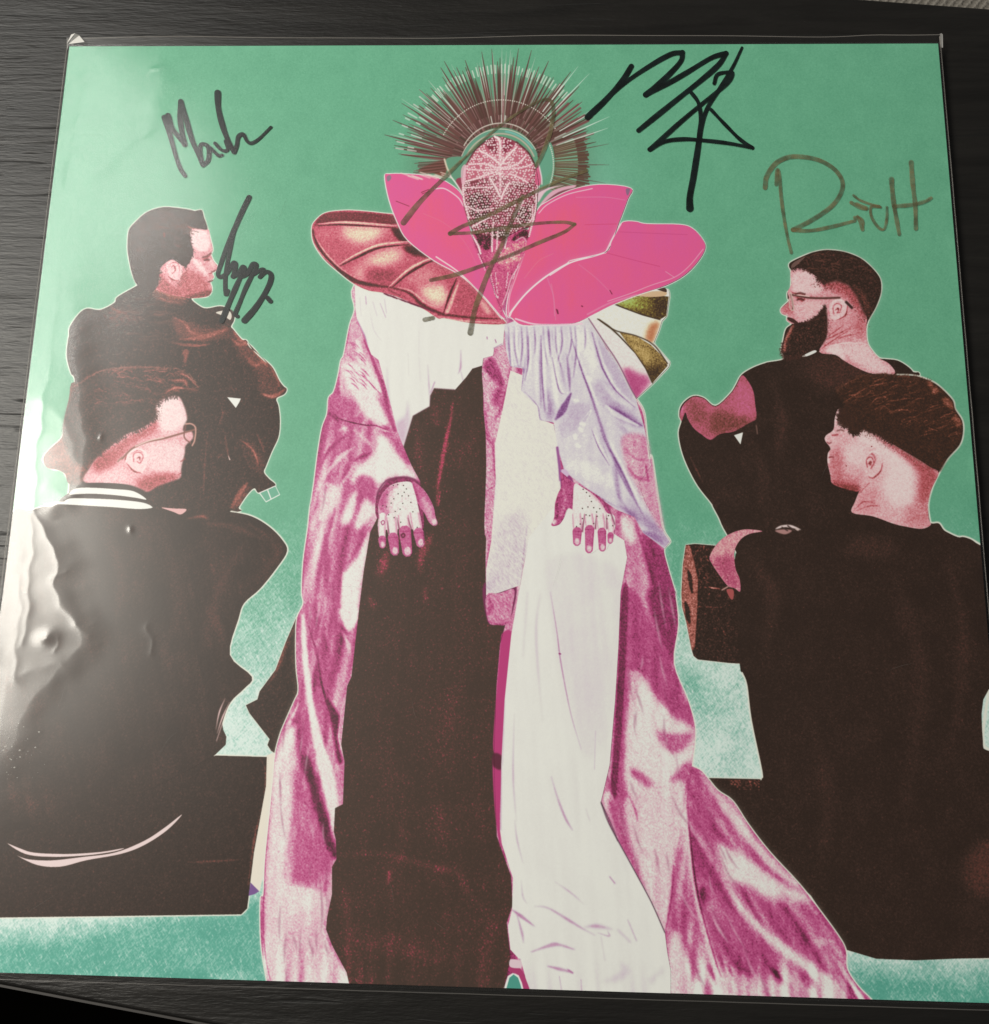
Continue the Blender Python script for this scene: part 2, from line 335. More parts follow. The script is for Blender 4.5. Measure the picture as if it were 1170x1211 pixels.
for t, w, c in [('610,830 680,760 780,715 900,690 1040,650 1110,630', 2.0, (130, 80, 68)), ('700,745 800,705 900,682', .8, (225, 190, 180)), ('1050,590 1090,590 1118,620 1112,700 1095,740', 1.8, (205, 150, 135)), ('1050,600 1040,680 1085,725', 1.4, (120, 66, 58)), ('580,850 610,820', 1.6, (150, 110, 95))]:
    ink(stroke(B2(t), w), c)
ink(area(B2('345,1000 560,1000 680,1020 740,1060 800,1150 810,1170 200,1150 280,1040')), (58, 43, 37))
ink(area(B2('245,1075 290,1035 400,1030 560,1040 690,1055 780,1112 700,1100 560,1082 400,1072 300,1075')), CREAM)
ink(area(B2('205,1140 245,1105 400,1105 600,1115 760,1135 815,1168 700,1178 400,1150 260,1145')), CREAM)
ink(area(Z(0, 590, 3.905, '200,22 300,8 450,10 600,18 690,30 700,40 640,42 420,30 280,22')), CREAM)
ink(area(Z(0, 590, 3.905, '745,38 800,42 859,45 850,62 830,70 800,58')), (222, 172, 168))
B1 = lambda t: Z(0, 811, 2.925, t)
ink(area(B1('27,543 70,560 120,575 230,580 350,573 430,560 395,572 300,585 180,590 90,580')), (228, 205, 200))
ink(area(B1('60,585 100,598 180,602 290,590 400,575 500,535 570,490 632,443 580,498 500,550 420,580 300,602 210,624 130,618')), (228, 205, 200))
for t in ('780,42 760,90 748,150', '795,55 770,110 752,165', '770,130 750,190'): ink(stroke(B1(t), 1.6, .3, (.2, .2)), (226, 190, 186))

fringe(B2('1000,400 930,408 860,450 845,540 770,608 650,660 550,720 440,815'), 110, 6, (62, 42, 36), .9, 100, 30, .7); stipple(B2('850,460 845,550 760,625 640,690 540,760 430,860'), 240, 2.4, (122, 62, 54), .5, .5, (1, 2)); fringe(B2('290,320 400,252 500,214 700,196 900,203 1000,210 1080,260 1140,340'), 90, 6, (150, 92, 78), .7, -50, 35, .6)
stipple(B2('780,1040 880,1010 1000,960'), 120, 3, (122, 54, 52), .5, .6); ink(stroke(B2('1015,850 1035,838 1046,826'), 1.2, .3), (150, 66, 66), .8); ink(area(B2('1000,590 1040,560 1058,556 1040,600'), 1), (240, 214, 208), .6)

# --- bearded man, upper right
N4 = lambda t: Z(880, 280, 5.85, t)
N5 = lambda t: Z(960, 430, 5.85, t)
N6 = lambda t: Z(795, 430, 5.85, t)
N7 = lambda t: Z(795, 600, 5.85, t)
box = N7('95,262 160,255 310,268 420,300 480,600 490,1085 400,1080 180,1055 150,1030 135,980 100,800 70,690 65,600 75,400')
L = Layer(box, .03, False); FIG['wood_box'] = box
L.poly(N7('95,262 125,270 180,500 175,700 160,960 140,1000 100,800 70,690 65,600 75,400'), .62, .5, sm=False)
L.poly(N7('108,430 140,490 142,600 118,540'), .02, .4).poly(N7('88,650 120,700 128,810 96,760'), .02, .4)
for _ in range(70):
    x, y = 130 + rr.rand() * 120, 260 + rr.rand() * 380; L.line(N7('%f,%f %f,%f' % (x, y, x + 22 * rr.rand(), y + 10 * rr.randn())), 1.2, .5 + .4 * rr.rand(), .3, .7)
L.line(N7('250,550 280,560 335,565'), 1.2, .95, .3).line(N7('180,690 320,695'), .8, .5, .4).line(N7('345,830 370,890'), 1.2, .45, .5).noise(G_MID, .03).done(R_COAT, .09, halo=RIM, hr=1.2)
figC = cat(N4('310,210 320,180 400,140 480,110 570,95 690,108 800,150 880,215 940,295 945,390 910,490 860,580 845,640 850,720 870,770 930,840 980,850 1060,860 1130,900 1170,940 1200,1000 900,1500'), N7('1100,500 700,700 390,205 325,75 285,0'),
           N6('270,965 180,850 110,720 65,600 45,480 65,400 50,370 55,310 90,260 150,225 220,240 300,295 400,210 440,150 480,80 560,30 640,0'), N4('50,915 150,875 170,870 275,848 258,790 270,720 290,640 330,605 295,580 300,550 262,535 255,500 310,445 300,430 300,385 318,375 325,330 325,240'))
L = Layer(figC, .02); FIG['man_c'] = L.pts
L.noise(G_MID, .015).noise(G_BIG, .02).noise(shear_field(G_FOLD, -.3), .006); L.line(N6('700,120 760,400 720,700'), 14, .16, 6, .8).line(N6('560,560 640,800 600,1000'), 12, .14, 6, .8); L.blob(990, 440, 40, 26, .22, 12, .7).line(N6('120,640 170,740 215,830'), 2, .42, 1, .6); L.done(R_COAT, .045, halo=RIM); LC = L
arm = N6('480,85 515,110 560,190 575,290 582,380 540,410 470,450 420,475 330,490 265,530 200,490 150,450 110,390 90,340 65,400 52,350 75,290 110,255 150,230 220,245 300,300 400,215 445,150')
L = Layer(arm, .5); FIG['arm'] = arm
L.poly(N6('470,130 540,190 570,340 500,360 440,320 430,230'), .6, 4).poly(N6('300,330 400,350 560,400 470,450 300,490 250,440'), .26, 5).poly(N6('110,260 200,280 260,400 200,430 130,380'), .36, 4)
L.line(N6('150,450 210,490 265,525'), 3, .5, 1).line(N6('70,300 70,360'), 3, .75, 1).noise(G_FINE, .03).done([(0, (56, 36, 29)), (.25, (126, 66, 58)), (.5, (190, 92, 112)), (.75, (212, 108, 148)), (1, (236, 190, 190))], .03)
ink(area(N6('428,498 490,478 473,562'), 0, False), CREAM); ink(stroke(N6('582,430 590,490'), 1), (110, 80, 70))
skinC = N4('325,235 420,225 520,290 640,300 740,330 800,420 840,500 850,580 845,640 850,720 870,770 930,840 1000,880 1045,940 1000,965 880,950 780,910 690,860 630,820 520,800 570,690 560,600 480,590 360,600 330,605 295,580 300,550 262,535 255,500 310,445 300,385 325,330')
L = Layer(skinC, .64)
L.poly(N4('335,260 440,240 500,300 540,380 400,400 330,370'), .84, 3).poly(N4('350,460 480,450 560,470 480,560 370,580'), .76, 3).poly(N4('520,300 740,330 800,450 840,560 780,520 700,420 560,350'), .4, 4)
L.poly(N4('640,760 840,740 930,850 1030,930 900,940 720,840'), .84, 4).poly(N4('560,790 650,750 700,850 600,810'), .92, 2).poly(N4('840,500 845,620 800,700 760,620 790,540'), .48, 5)
L.poly(N4('255,500 310,450 335,520 300,540'), .5, 2).poly(N4('590,480 620,440 670,435 710,470 700,540 640,580 600,560'), .84, 1).line(N4('715,480 700,545 640,582'), 1.6, .25, .5).line(N4('620,540 615,490 640,465 672,480 660,525 640,530'), 1.4, .4, .5, .9, (1, 1)).line(N4('632,510 650,500 650,525'), 2.4, .22, .6).line(N4('600,480 630,445 680,445 706,480'), 1.6, .98, .5)
for t in ('520,790 600,730 740,640', '580,690 640,650 690,610', '560,720 640,680 760,620', '630,720 700,690 770,680'): L.line(N4(t), 1.4, .3, .6, .8)
L.line(N4('560,770 700,738 850,745'), 1, .95, .5).line(N4('360,420 400,440 420,430'), 4, .25, 1).line(N4('330,390 420,405'), 2, .3, .7).done(R_SKIN, .055)
L = Layer(N4('320,225 330,190 400,160 470,115 570,98 690,110 800,152 880,218 938,297 943,390 908,488 860,575 820,520 780,420 720,340 640,310 560,330 500,300 505,265 440,235 385,215'), .08, False, soft=2)
for _ in range(60):
    x, y = rr.rand() * 560 + 340, rr.rand() * 300 + 120; L.line(N4('%f,%f %f,%f' % (x, y, x + 20 + 20 * rr.rand(), y + 10 * rr.randn())), .8, .4 * rr.rand(), .4, .5)
L.line(N4('760,340 830,430 860,540'), 6, .3, 2.5).noise(G_MID, .03).done(R_COAT, .07)
ink(area(N4('325,205 350,175 420,140 400,165 340,220 330,245')), (206, 160, 150), .4)
L = Layer(N4('560,470 575,560 575,650 560,720 500,790 400,830 300,840 262,790 290,690 340,610 400,600 470,575 530,520'), .06, soft=1)
for _ in range(80):
    x, y = rr.rand() * 280 + 280, rr.rand() * 230 + 600; L.line(N4('%f,%f %f,%f' % (x, y, x - 14, y + 22 + 10 * rr.randn())), .8, .3 * rr.rand() + .1, .4, .6)
L.poly(N4('262,790 275,720 300,650 335,615 330,650 295,720 285,800'), .75, 1.5).line(N4('310,640 340,610'), 3, .8, 1).noise(G_MID, .04).done(R_COAT, .08)
ink(area(N4('300,560 340,570 380,605 340,600 305,580')), (70, 40, 34))
ink(area(N4('400,830 480,790 500,800 440,828')), CREAM)
for t, w, c in [('318,395 330,420 340,500', 2.2, (226, 190, 180)), ('335,405 450,425 560,428 660,425', 2.4, (92, 52, 46)), ('345,402 450,415', 1, (236, 200, 190)), ('705,455 745,495', 3.2, (62, 38, 34)), ('320,400 335,470 335,510', 1, (90, 50, 46))]:
    ink(stroke(N4(t), w), c)

stipple(N4('500,305 560,335 640,318 720,350 780,430 825,530 850,575'), 280, 3.4, (104, 50, 44), .55, .7, (-1, 2)); fringe(N4('330,235 385,218 440,238 505,268 500,300 560,332'), 60, 5, (56, 34, 28), .9, 70, 35); fringe(N4('560,480 535,522 470,577 400,602 345,612'), 60, 5, (58, 35, 28), .9, 80, 35, .8); fringe(N4('270,720 258,790 275,842 340,845 420,825'), 60, 5, (70, 42, 34), .8, 90, 30, .8)
stipple(N4('575,560 578,650 560,720'), 90, 2.4, (96, 46, 40), .5, .6); ink(stroke(N4('352,402 385,392 420,400'), 2.2, .5), (92, 46, 42), .8); ink(stroke(N4('366,440 392,432 412,442'), 1.8, .4), (80, 40, 38), .9); ink(area(N4('420,460 520,455 500,500 430,520'), 2), (236, 196, 192), .5)
for k in range(22): x, y = rs.rand() * 460 + 380, rs.rand() * 130 + 120; ink(stroke(N4('%f,%f %f,%f %f,%f' % (x, y, x + 24, y - 6, x + 54, y + 4)), .8, .3), (104, 62, 50), .6, LC)
ink(stroke(N4('322,392 334,470 342,508 318,500 310,430'), 1.5, .3), (216, 184, 172), .9)

# --- young man with an undercut, lower right
figD = cat(N5('160,195 250,130 340,85 480,75 600,85 720,92 830,130 900,180 975,260 990,320 1040,400 1045,490 1020,570 940,660 880,760 830,870 805,980 815,1080 830,1110 880,1110 910,1150'),
           np.array([(1120, 630), (1133, 636), (1140, 636), (1149, 639), (1156, 644), (1162, 647), (1240, 690), (1240, 810), (1170, 816), (1163, 876), (1174, 890), (1240, 900), (1240, 1000), (1176, 990), (1166, 1003), (1240, 1030), (1240, 1138), (1170, 1134), (1002, 1124), (960, 1000), (905, 935), (901.6, 922), (902.6, 913.6), (889.7, 852), (884.5, 811), (879, 796)], float),
           N7('470,1090 440,600 470,580 430,480 440,330 500,220 560,180 625,165 700,200 900,170'), N5('0,1100 280,1035 320,900 200,860 135,820 110,680 115,620 130,590 90,530 150,460 160,380 190,310'))
L = Layer(figD, .02); FIG['man_d'] = L.pts
L.noise(G_MID, .012).noise(G_BIG, .02).noise(shear_field(G_FOLD, .2), .006); L.line(N7('500,300 700,600 640,1000'), 16, .14, 7, .8).line(np.array([(1060, 680), (1090, 800), (1070, 960)]), 18, .13, 8, .8).line(np.array([(950, 820), (980, 950), (960, 1060)]), 14, .13, 7, .8).line(np.array([(1120, 660), (1140, 760), (1125, 900)]), 10, .15, 6, .8); L.blob(1165, 1030, 26, 34, .26, 9, .8); L.blob(1030, 648, 34, 14, .24, 9, .6)
for _ in range(40): L.blob(890 + rr.rand() * 270, 640 + rr.rand() * 470, .7, .5, .5, .2, .6)
for t in (cat(N5('590,85 720,92 830,130 900,180 975,260 990,320 1040,400 1045,490 1020,570 940,660 880,760 830,870 805,980 815,1080 830,1110 880,1110 910,1150'), np.array([(1120, 630), (1133, 636), (1140, 636), (1149, 639), (1162, 647)], float)),
          np.array([(879, 796), (884.5, 811), (889.7, 852), (902.6, 913.6), (901.6, 922)], float), np.array([(1002, 1124), (1090, 1129), (1180, 1134.5)], float), np.array([(1170, 816), (1163, 876), (1174, 890)], float)):
    ink(stroke(t, 3.6, .5), RIM)
L.done(R_COAT, .045)
ink(area(N7('260,345 300,270 360,210 440,170 520,155 625,168 540,185 480,220 440,280 430,340 440,430 468,500 470,580 430,560 385,545 320,460 275,390')), (200, 120, 128))
L = Layer(N7('260,345 300,270 360,210 440,170 520,155 625,168 540,185 480,220 440,280 430,340 440,430 468,500 472,585 430,560 385,545 320,460 275,390'), .72); FIG['forearm'] = L.pts
L.poly(N7('270,340 300,280 420,180 520,165 440,260 400,320'), .8, 4).poly(N7('280,380 420,340 460,500 460,560 390,540'), .5, 5).done([(0, (90, 45, 42)), (.5, (190, 82, 116)), (.8, (222, 160, 162)), (1, (232, 196, 190))], .08)
ink(area(N7('380,570 425,575 425,630 410,640 385,600')), (170, 82, 80)); ink(stroke(N7('345,575 390,550'), 1), (200, 150, 140))
for t, c in [('715,155 750,130 820,125 880,150 890,160 850,150 780,140', (232, 210, 204)), ('712,165 780,155 830,165 780,190', (176, 130, 124)), ('850,150 880,155 870,165', (226, 200, 190))]: ink(area(N7(t), .3), c)
ink(stroke(N7('760,140 800,165'), 1.2), (70, 50, 45)); ink(stroke(N7('800,130 850,165'), 1.2), (70, 50, 45))
skinD = N5('190,315 255,380 260,480 320,490 350,460 450,490 560,560 660,620 760,680 820,720 880,760 830,870 805,980 812,1080 825,1120 760,1148 640,1130 560,1110 420,1060 280,1035 300,960 330,880 310,890 200,860 140,830 130,780 110,690 112,625 130,590 92,535 100,500 150,460 160,380')
L = Layer(skinD, .74); FIG['skin_d'] = skinD
L.poly(N5('330,480 480,520 640,640 700,760 700,950 560,980 500,860 520,720 440,600 340,560'), .95, 6).poly(N5('260,560 380,580 370,700 280,700 220,640'), .88, 5).poly(N5('130,620 200,600 220,700 240,780 340,800 320,880 200,860 135,820'), .52, 5)
L.poly(N5('130,820 200,830 330,860 310,900 200,865'), .22, 3).poly(N5('400,470 560,560 760,680 840,760 780,780 640,660 500,560'), .4, 4).poly(N5('760,700 880,760 800,980 740,980 740,820'), .38, 6).poly(N5('700,980 810,980 820,1120 640,1120'), .55, 7)
L.poly(N5('300,960 420,860 460,960 440,1040 300,1030'), .62, 5).poly(N5('92,535 100,500 150,465 180,500 150,580 130,585'), .76, 2).line(N5('140,500 185,495'), 2.5, .3, 1).line(N5('115,600 115,680 125,700'), 3, .9, 1).line(N5('120,655 145,650'), 1.4, .35, .6)
L.poly(N5('365,690 380,630 420,610 470,630 492,690 470,750 420,790 370,770'), .82, 1.2).line(N5('492,690 475,750 425,795 390,785'), 1.8, .28, .7).line(N5('390,640 420,630 440,670 420,720'), 2, .45, .8).line(N5('385,720 380,670 410,650 430,690 410,730'), 1.6, .35, .6, .9, (1, 1)).line(N5('392,700 408,685 405,712'), 3, .2, .8).line(N5('385,640 420,612 465,632 485,690'), 1.8, 1.0, .6)
for t in ('300,1010 360,960 440,970', '300,1025 400,990 470,990', '330,900 400,830'): L.line(N5(t), 1.3, .32, .6, .8)
L.line(N5('190,330 165,380 160,440'), 3, .86, 1).blob(*N5('240,712')[0], .8, .8, .3, .2).blob(*N5('415,578')[0], .8, .8, .3, .2).done(R_SKIN, .05)
hairD = N5('160,195 250,130 340,85 480,75 600,85 720,92 830,130 900,180 975,260 990,320 1038,400 1043,490 1018,570 938,660 890,750 820,720 760,680 660,620 560,560 450,495 350,460 320,490 265,485 250,440 215,450 200,420 180,380 195,320 230,290 200,260')
L = Layer(hairD, .12, False, soft=2.2); FIG['hair_d'] = hairD
for _ in range(190):
    x, y = rr.rand() * 800 + 190, rr.rand() * 420 + 90
    if y > 300 + .35 * (x - 250) + 40: continue
    L.line(N5('%f,%f %f,%f %f,%f' % (x, y + 12, x + 45, y - 8 + 8 * rr.randn(), x + 95, y - 12 + 12 * rr.randn())), .8, .5 * rr.rand() + .15, .35, .7)
for t in ('165,190 250,135 340,95', '210,280 300,220 380,170', '400,300 440,250 520,230', '530,335 620,325 720,330', '770,410 800,395', '810,450 870,470', '880,190 860,180', '600,90 680,95', '400,160 520,135'): L.line(N5(t), 1.4, .62, .5, .85)
for x, y in ((930, 260), (960, 290), (850, 190), (820, 140), (1000, 380), (1020, 420)): L.blob(*N5('%d,%d' % (x, y))[0], 4, 5, .66, 1.5, .8)
L.poly(N5('250,420 350,430 600,560 820,700 700,560 500,400 300,330'), .08, 8, .8).noise(G_MID, .04)
L.done([(0, (50, 33, 25)), (.3, (78, 46, 32)), (.55, (134, 74, 56)), (.8, (196, 122, 106)), (1, (232, 190, 175))], .07)
for t in ('200,310 192,370 205,435', '215,320 212,390 222,448', '240,330 238,400 248,455', '262,350 262,420 272,480', '290,380 288,440 300,490', '320,400 318,450 326,492'): ink(stroke(N5(t), 2.2, .5, (1, .2)), (62, 38, 29), .9)
stipple(N5('350,462 450,498 560,562 660,622 760,682 830,730'), 280, 2.4, (116, 62, 52), .5, .55, (-1, 2.2)); fringe(N5('195,320 180,380 200,430 215,452 255,440 268,488 322,492 352,464 450,497 560,562'), 90, 6, (58, 36, 28), 1.0, 70, 35, .85); fringe(N5('160,195 250,130 340,86 480,76 600,86 720,93 830,130'), 70, 7, (92, 56, 42), .8, -40, 30, .7)
stipple(N5('150,820 220,850 320,870'), 80, 2.6, (120, 54, 50), .5, .6); ink(stroke(N5('120,652 140,648 152,654'), 1.3, .3), (140, 56, 60), .8); ink(stroke(N5('175,470 200,462 222,470'), 1.6, .4), (112, 54, 50), .7); ink(stroke(N5('108,548 122,556 136,548'), 1.2, .3), (150, 66, 70), .8)
# --- central masked figure in robes
P3 = lambda t: Z(350, 220, 5.85, t)
P4 = lambda t: Z(500, 220, 5.85, t)
P5 = lambda t: Z(650, 220, 5.85, t)
P6 = lambda t: Z(650, 340, 5.85, t)
P7 = lambda t: Z(350, 400, 5.85, t)
P8 = lambda t: Z(420, 530, 5.85, t)
S1 = lambda t: Z(550, 380, 4.68, t)
S2 = lambda t: Z(600, 540, 5.85, t)
S3 = lambda t: Z(300, 560, 5.85, t)
S4 = lambda t: Z(280, 720, 5.85, t)
S5 = lambda t: Z(290, 900, 4.325, t)
S6 = lambda t: Z(560, 700, 3.9, t)
S7 = lambda t: Z(570, 950, 5.087, t)
S8 = lambda t: Z(780, 880, 3.907, t)
M2 = lambda t: Z(400, 0, 2.925, t)
M5 = lambda t: Z(400, 400, 2.925, t)
B2b = lambda t: Z(400, 811, 2.925, t)
# pale sliver and dark cloth behind the robe
ink(area(np.array([(316, 893), (328, 888), (322, 960), (313, 1030), (308, 1054), (296, 1050), (301, 1008), (315, 930)], float), .2, False), (232, 222, 204))
ink(area(S5('30,620 75,665 50,680 20,688'), 0, False), (120, 82, 140))
cloth = S4('430,20 400,90 340,230 270,420 160,570 145,625 65,665 90,720 160,810 230,900 215,940 240,980 270,1000 330,900 420,600 520,300')
L = Layer(cloth, .06, False); L.line(S4('390,140 330,280 280,420 220,520'), 4, .38, 2).noise(G_MID, .04).done(R_COAT, .05, halo=RIM, hr=1.2)
FIG['dark_cloth'] = cloth
robe = cat(np.array([(470, 300), (419, 336)], float), P3('405,850 370,960 330,1165'), P7('310,150 290,260 260,370 225,410 215,520 180,620 150,800 125,1000 100,1165'), S3('395,180 375,380 345,600 335,820 345,900'),
           S4('420,60 412,200 415,400 430,560 400,640 330,800 300,880 270,1000 255,1165'), S5('130,250 105,500 97,680 82,700 82,870 92,990 116,1130 116,1180 1000,1240 2400,1300'), S8('1030,1230 990,1190 920,1120 870,1040 865,960 830,890 720,740 640,640 510,500 410,370 340,265 270,215 200,130 155,105'),
           S6('1010,800 1025,640 990,500 925,330 945,150 930,0'), S2('1170,960 1110,760 1085,640 1130,590 1080,500 1040,270 1000,0'), S1('1020,760 1005,620 990,500 950,430'), P6('560,700 470,300'), np.array([(640, 330)], float))
L = Layer(robe, .53); FIG['robe'] = L.pts
L.T += .15 * L.sub(shear_field(G_FOLD, -.12))
mod = .10 * L.sub(G_MID) + .05 * L.sub(G_BIG)
# left sleeve and shoulder
L.poly(cat(P3('405,690 410,850 420,920 470,1040 520,1170'), P7('560,150 620,330 690,640 600,560 440,480 330,420 300,330 310,150 360,0')), .74, 2)
L.poly(P7('330,170 450,190 560,330 600,480 650,600 520,570 440,480 400,400 340,300'), .98, 3).poly(P7('420,0 470,100 540,250 590,370 540,350 450,200 410,80'), .97, 1.5)
for i in range(26):
    x, y = P7('%f,%f' % (330 + 130 * rr.rand(), 20 + 300 * rr.rand()))[0]; L.line(np.array([(x, y), (x + 5, y + 3), (x + 10, y + 9)]), 1.1, .5, .4, .8)
L.poly(P7('240,420 330,400 430,470 360,520 480,580 300,560 230,480'), .46, 4).line(P7('470,10 530,150 600,330 640,500 685,640'), 5, .3, 1.2, .95, (.3, .8)).line(P7('560,390 620,470 660,600'), 9, .42, 3, .7)
L.poly(P7('560,670 640,690 720,800 800,900 840,970 760,960 650,960 570,1010 520,960 440,960 390,1010 385,960 430,880 520,820 560,740'), .99, 3).poly(P7('650,670 720,720 790,880 830,970 760,860 680,760'), .42, 4)
L.line(P7('250,510 300,555 380,580 480,600 560,606 680,660'), 1.5, .06, .5).line(P7('470,260 540,340 590,390'), 1.2, .4, .6).line(P7('520,610 600,635 690,655'), 2, .75, .5)
for t, w, v in [('290,640 340,620 330,660', 5, .9), ('190,960 300,830 390,760', 6, .95), ('210,1000 260,1060 200,1160', 10, .88), ('330,800 380,900 320,1000', 7, .85), ('390,620 480,700 540,760', 4, .85), ('160,900 240,760 360,660', 4, .22), ('400,850 450,820 520,790', 4, .16), ('300,1000 360,900 380,800', 5, .3), ('220,520 260,540 300,580', 4, .2)]:
    L.line(P7(t), w, v, 1.6, .8)
L.poly(P7('420,960 520,970 560,1050 550,1160 480,1120 440,1040'), .46, 3)
# lower sleeve
for t, v in [('470,170 520,90 580,110 560,230 500,300 450,330', .92), ('640,220 690,130 725,110 700,250 660,350 600,330', .98), ('760,190 800,180 838,250 800,320 720,390 700,330', .95), ('610,700 700,600 785,430 806,380 775,620 735,850 715,1000 655,1065 608,980 595,850', .97)]:
    L.poly(S3(t), v, 3)
for t, w, v in [('630,680 690,570 740,470 810,360', 4, .3), ('500,420 505,600 490,760', 8, .32), ('620,540 600,700 590,860 600,1000', 4, .28), ('570,230 540,330 520,430', 3, .3), ('720,130 720,230 700,330', 3, .4), ('480,820 510,960 500,1080 520,1170', 5, .8), ('420,900 440,1020 430,1150', 7, .26), ('400,300 430,230 450,120', 5, .42), ('350,600 370,420 390,250', 4, .5), ('340,970 350,1080 345,1170', 5, .95), ('560,920 570,1050 580,1150', 5, .3)]:
    L.line(S3(t), w, v, 2, .8)
# long folds
L.poly(S4('465,20 480,200 510,450 545,700 590,880 650,1080 660,1180 600,1180 540,960 495,700 460,400 448,150'), 1.0, 2)
L.poly(S4('620,610 710,740 700,900 735,1050 700,1060 665,850 640,720'), .08, 2).line(S4('500,120 560,330 590,520 640,680 710,745'), 2.4, .1, .9).line(S4('540,240 600,420 650,620'), 5, .46, 2, .6).line(S4('620,0 600,200 640,330 640,500'), 6, .26, 3, .7).line(S4('700,100 690,300 700,420'), 5, .28, 3, .7)
L.poly(S4('712,0 832,0 825,100 765,150'), .97, 2).line(S4('730,150 770,240 790,320'), 3, .85, 1.5).line(S4('725,700 712,830 710,900 740,1010 755,1060'), 1.3, .85, .4).line(S4('770,600 735,680 722,740'), 1.4, .8, .4)
L.poly(S4('345,840 415,820 395,920 370,1050 395,1175 275,1175 300,1000'), .98, 3).poly(S4('440,680 450,900 480,1050 540,1180 480,1180 440,1050 415,860'), .14, 3).line(S4('430,650 380,760 345,820'), 3.4, .9, .8).line(S4('380,760 420,780 430,720'), 5, .28, 1.5)
# lower left skirt of the robe
L.poly(S5('155,0 250,0 258,200 235,400 200,600 330,640 430,700 430,780 415,860 440,950 520,1080 540,1160 130,1160 100,800 110,500 130,250'), .9, 4)
L.poly(S5('250,20 330,200 390,370 450,440 442,560 340,630 270,600 235,500 250,380 262,230'), .43, 6).poly(S5('270,240 340,260 370,340 330,380 260,330'), .5, 5).line(S5('320,-20 350,130 400,290 430,400 465,480'), 12, .05, 2.4, .95, (.6, .9))
L.poly(S5('365,-20 430,-20 475,190 455,330 462,390 420,220'), .98, 1.5).line(S5('150,0 128,250 106,500 97,700 96,850 108,1000 135,1135'), 1.6, .36, .4).poly(S5('250,780 400,780 420,900 500,1060 520,1150 200,1150 180,950'), .8, 9)
L.line(S5('445,540 448,640 430,760 415,840 440,940 510,1060 535,1140'), 3, .5, 1.5, .7)
# right side of the robe
L.poly(S1('950,440 1000,520 1015,640 1030,780 1060,920 1110,1170 1000,1100 900,880 870,700'), .62, 4); L.line(S1('945,440 990,540 1005,650'), 3, .42, 1).line(S1('870,690 930,800 1000,860 1010,900'), 3, .45, 1.4).line(S1('1000,800 1020,880'), 2.4, .4, 1).line(S1('900,800 930,850 990,900'), 2.5, .4, 1.2)
L.poly(S2('930,540 1080,640 1120,760 1180,960 1180,1180 1050,1180 1000,900 940,700'), .24, 4).poly(S2('800,410 870,430 920,560 960,760 1000,950 1050,1180 950,1180 890,950 840,760 830,640'), .62, 4).poly(S2('780,420 850,440 890,560 860,610 800,530'), .95, 3)
L.line(S2('890,470 960,680 1010,850 1060,1050'), 3, .16, 1.6).line(S2('1090,660 1130,800 1170,950'), 3, .3, 2)
L.poly(S6('690,0 760,20 830,170 920,350 990,530 1022,632 930,580 840,480 770,370 700,330'), .36, 2).poly(S6('800,0 930,0 945,150 922,330 860,220'), .2, 3)
L.poly(S6('770,390 850,500 930,580 1022,640 1010,800 940,850 860,960 740,960 690,850 700,650 740,500'), .95, 5).line(S6('740,830 800,880 860,950 930,880 990,800'), 12, .42, 3, .95, (.7, .7)).poly(S6('850,640 930,660 1020,650 960,740 880,720'), .5, 3)
L.line(S6('715,200 705,450 690,650 682,850 690,980'), 7, .34, 3, .8, (.8, .8)).poly(S6('700,960 980,880 960,1180 720,1180'), .87, 4).poly(S6('590,970 622,860 665,950 690,1110 720,1180 670,1180 630,1080'), .5, 2).poly(S6('600,970 625,920 660,1000 660,1080'), .92, 1.5).line(S6('670,900 690,1040 740,1180'), 7, .38, 3)
L.poly(S6('686,0 716,0 705,300 690,600 668,870 660,960 636,900 648,700 665,400'), .15, 1).line(S6('720,940 750,1010 760,1060'), 2, .5, 1).line(S6('1015,800 985,900 960,1050 950,1180'), 2.2, .3, .8)
L.poly(S7('760,-30 830,30 880,160 930,290 1005,490 1030,620 1100,790 1010,590 890,350 800,180'), .42, 3).poly(S7('1160,340 1180,1170 1140,1160 1105,820 1130,700'), .4, 2).line(S7('1165,330 1142,500 1132,700 1108,810'), 3, .22, 1).poly(S7('870,60 1000,300 1080,520 1100,760 1040,620 900,250'), .87, 5)
# train
L.poly(S8('150,105 270,215 410,370 640,640 830,890 870,1040 990,1190 300,1190 220,900 160,620 130,250'), .44, 4)
tr = area(S8('150,105 270,215 410,370 640,640 830,890 870,1040 990,1190 300,1190 220,900 160,620 130,250'), 3); gd = shear_field(G_FOLD, .62)[tr[1]:tr[1] + tr[2].shape[0], tr[0]:tr[0] + tr[2].shape[1]]
jj = crop_join(tr, L.x0, L.y0, *L.T.shape); L.T[jj[0]] += (.13 * gd * tr[2])[jj[1]]
L.poly(S8('185,125 290,230 400,370 500,500 650,650 590,640 480,540 380,420 280,290 210,200'), .88, 3).poly(S8('260,450 340,490 430,540 560,640 690,710 640,745 500,710 400,650 320,640 290,560'), .96, 5).line(S8('315,650 390,770 500,890 620,980 740,1080 830,1180'), 12, .95, 3.2, 1, (.35, .9))
L.line(S8('390,440 480,560 580,640'), 5, .44, 1.6).blob(*S8('750,915')[0], 9, 4, .85, 3).poly(S8('340,1060 550,1090 720,1150 640,1190 300,1190 290,1080'), .8, 6).poly(S8('740,1070 830,1100 850,1190 740,1190'), .84, 5)
L.blob(*S8('205,705')[0], 6, 13, .05, 3, .9).line(S8('125,310 150,560 190,780 250,980 295,1180'), 6.5, .9, 1.4, 1, (.3, .9)).line(S8('100,400 62,620 50,800 110,900 160,1010 220,1180'), 9, .34, 3, .9, (.4, .8)).line(S8('150,120 132,250 145,430 170,640 205,800 265,1010 290,1080'), 2.4, .1, .9)
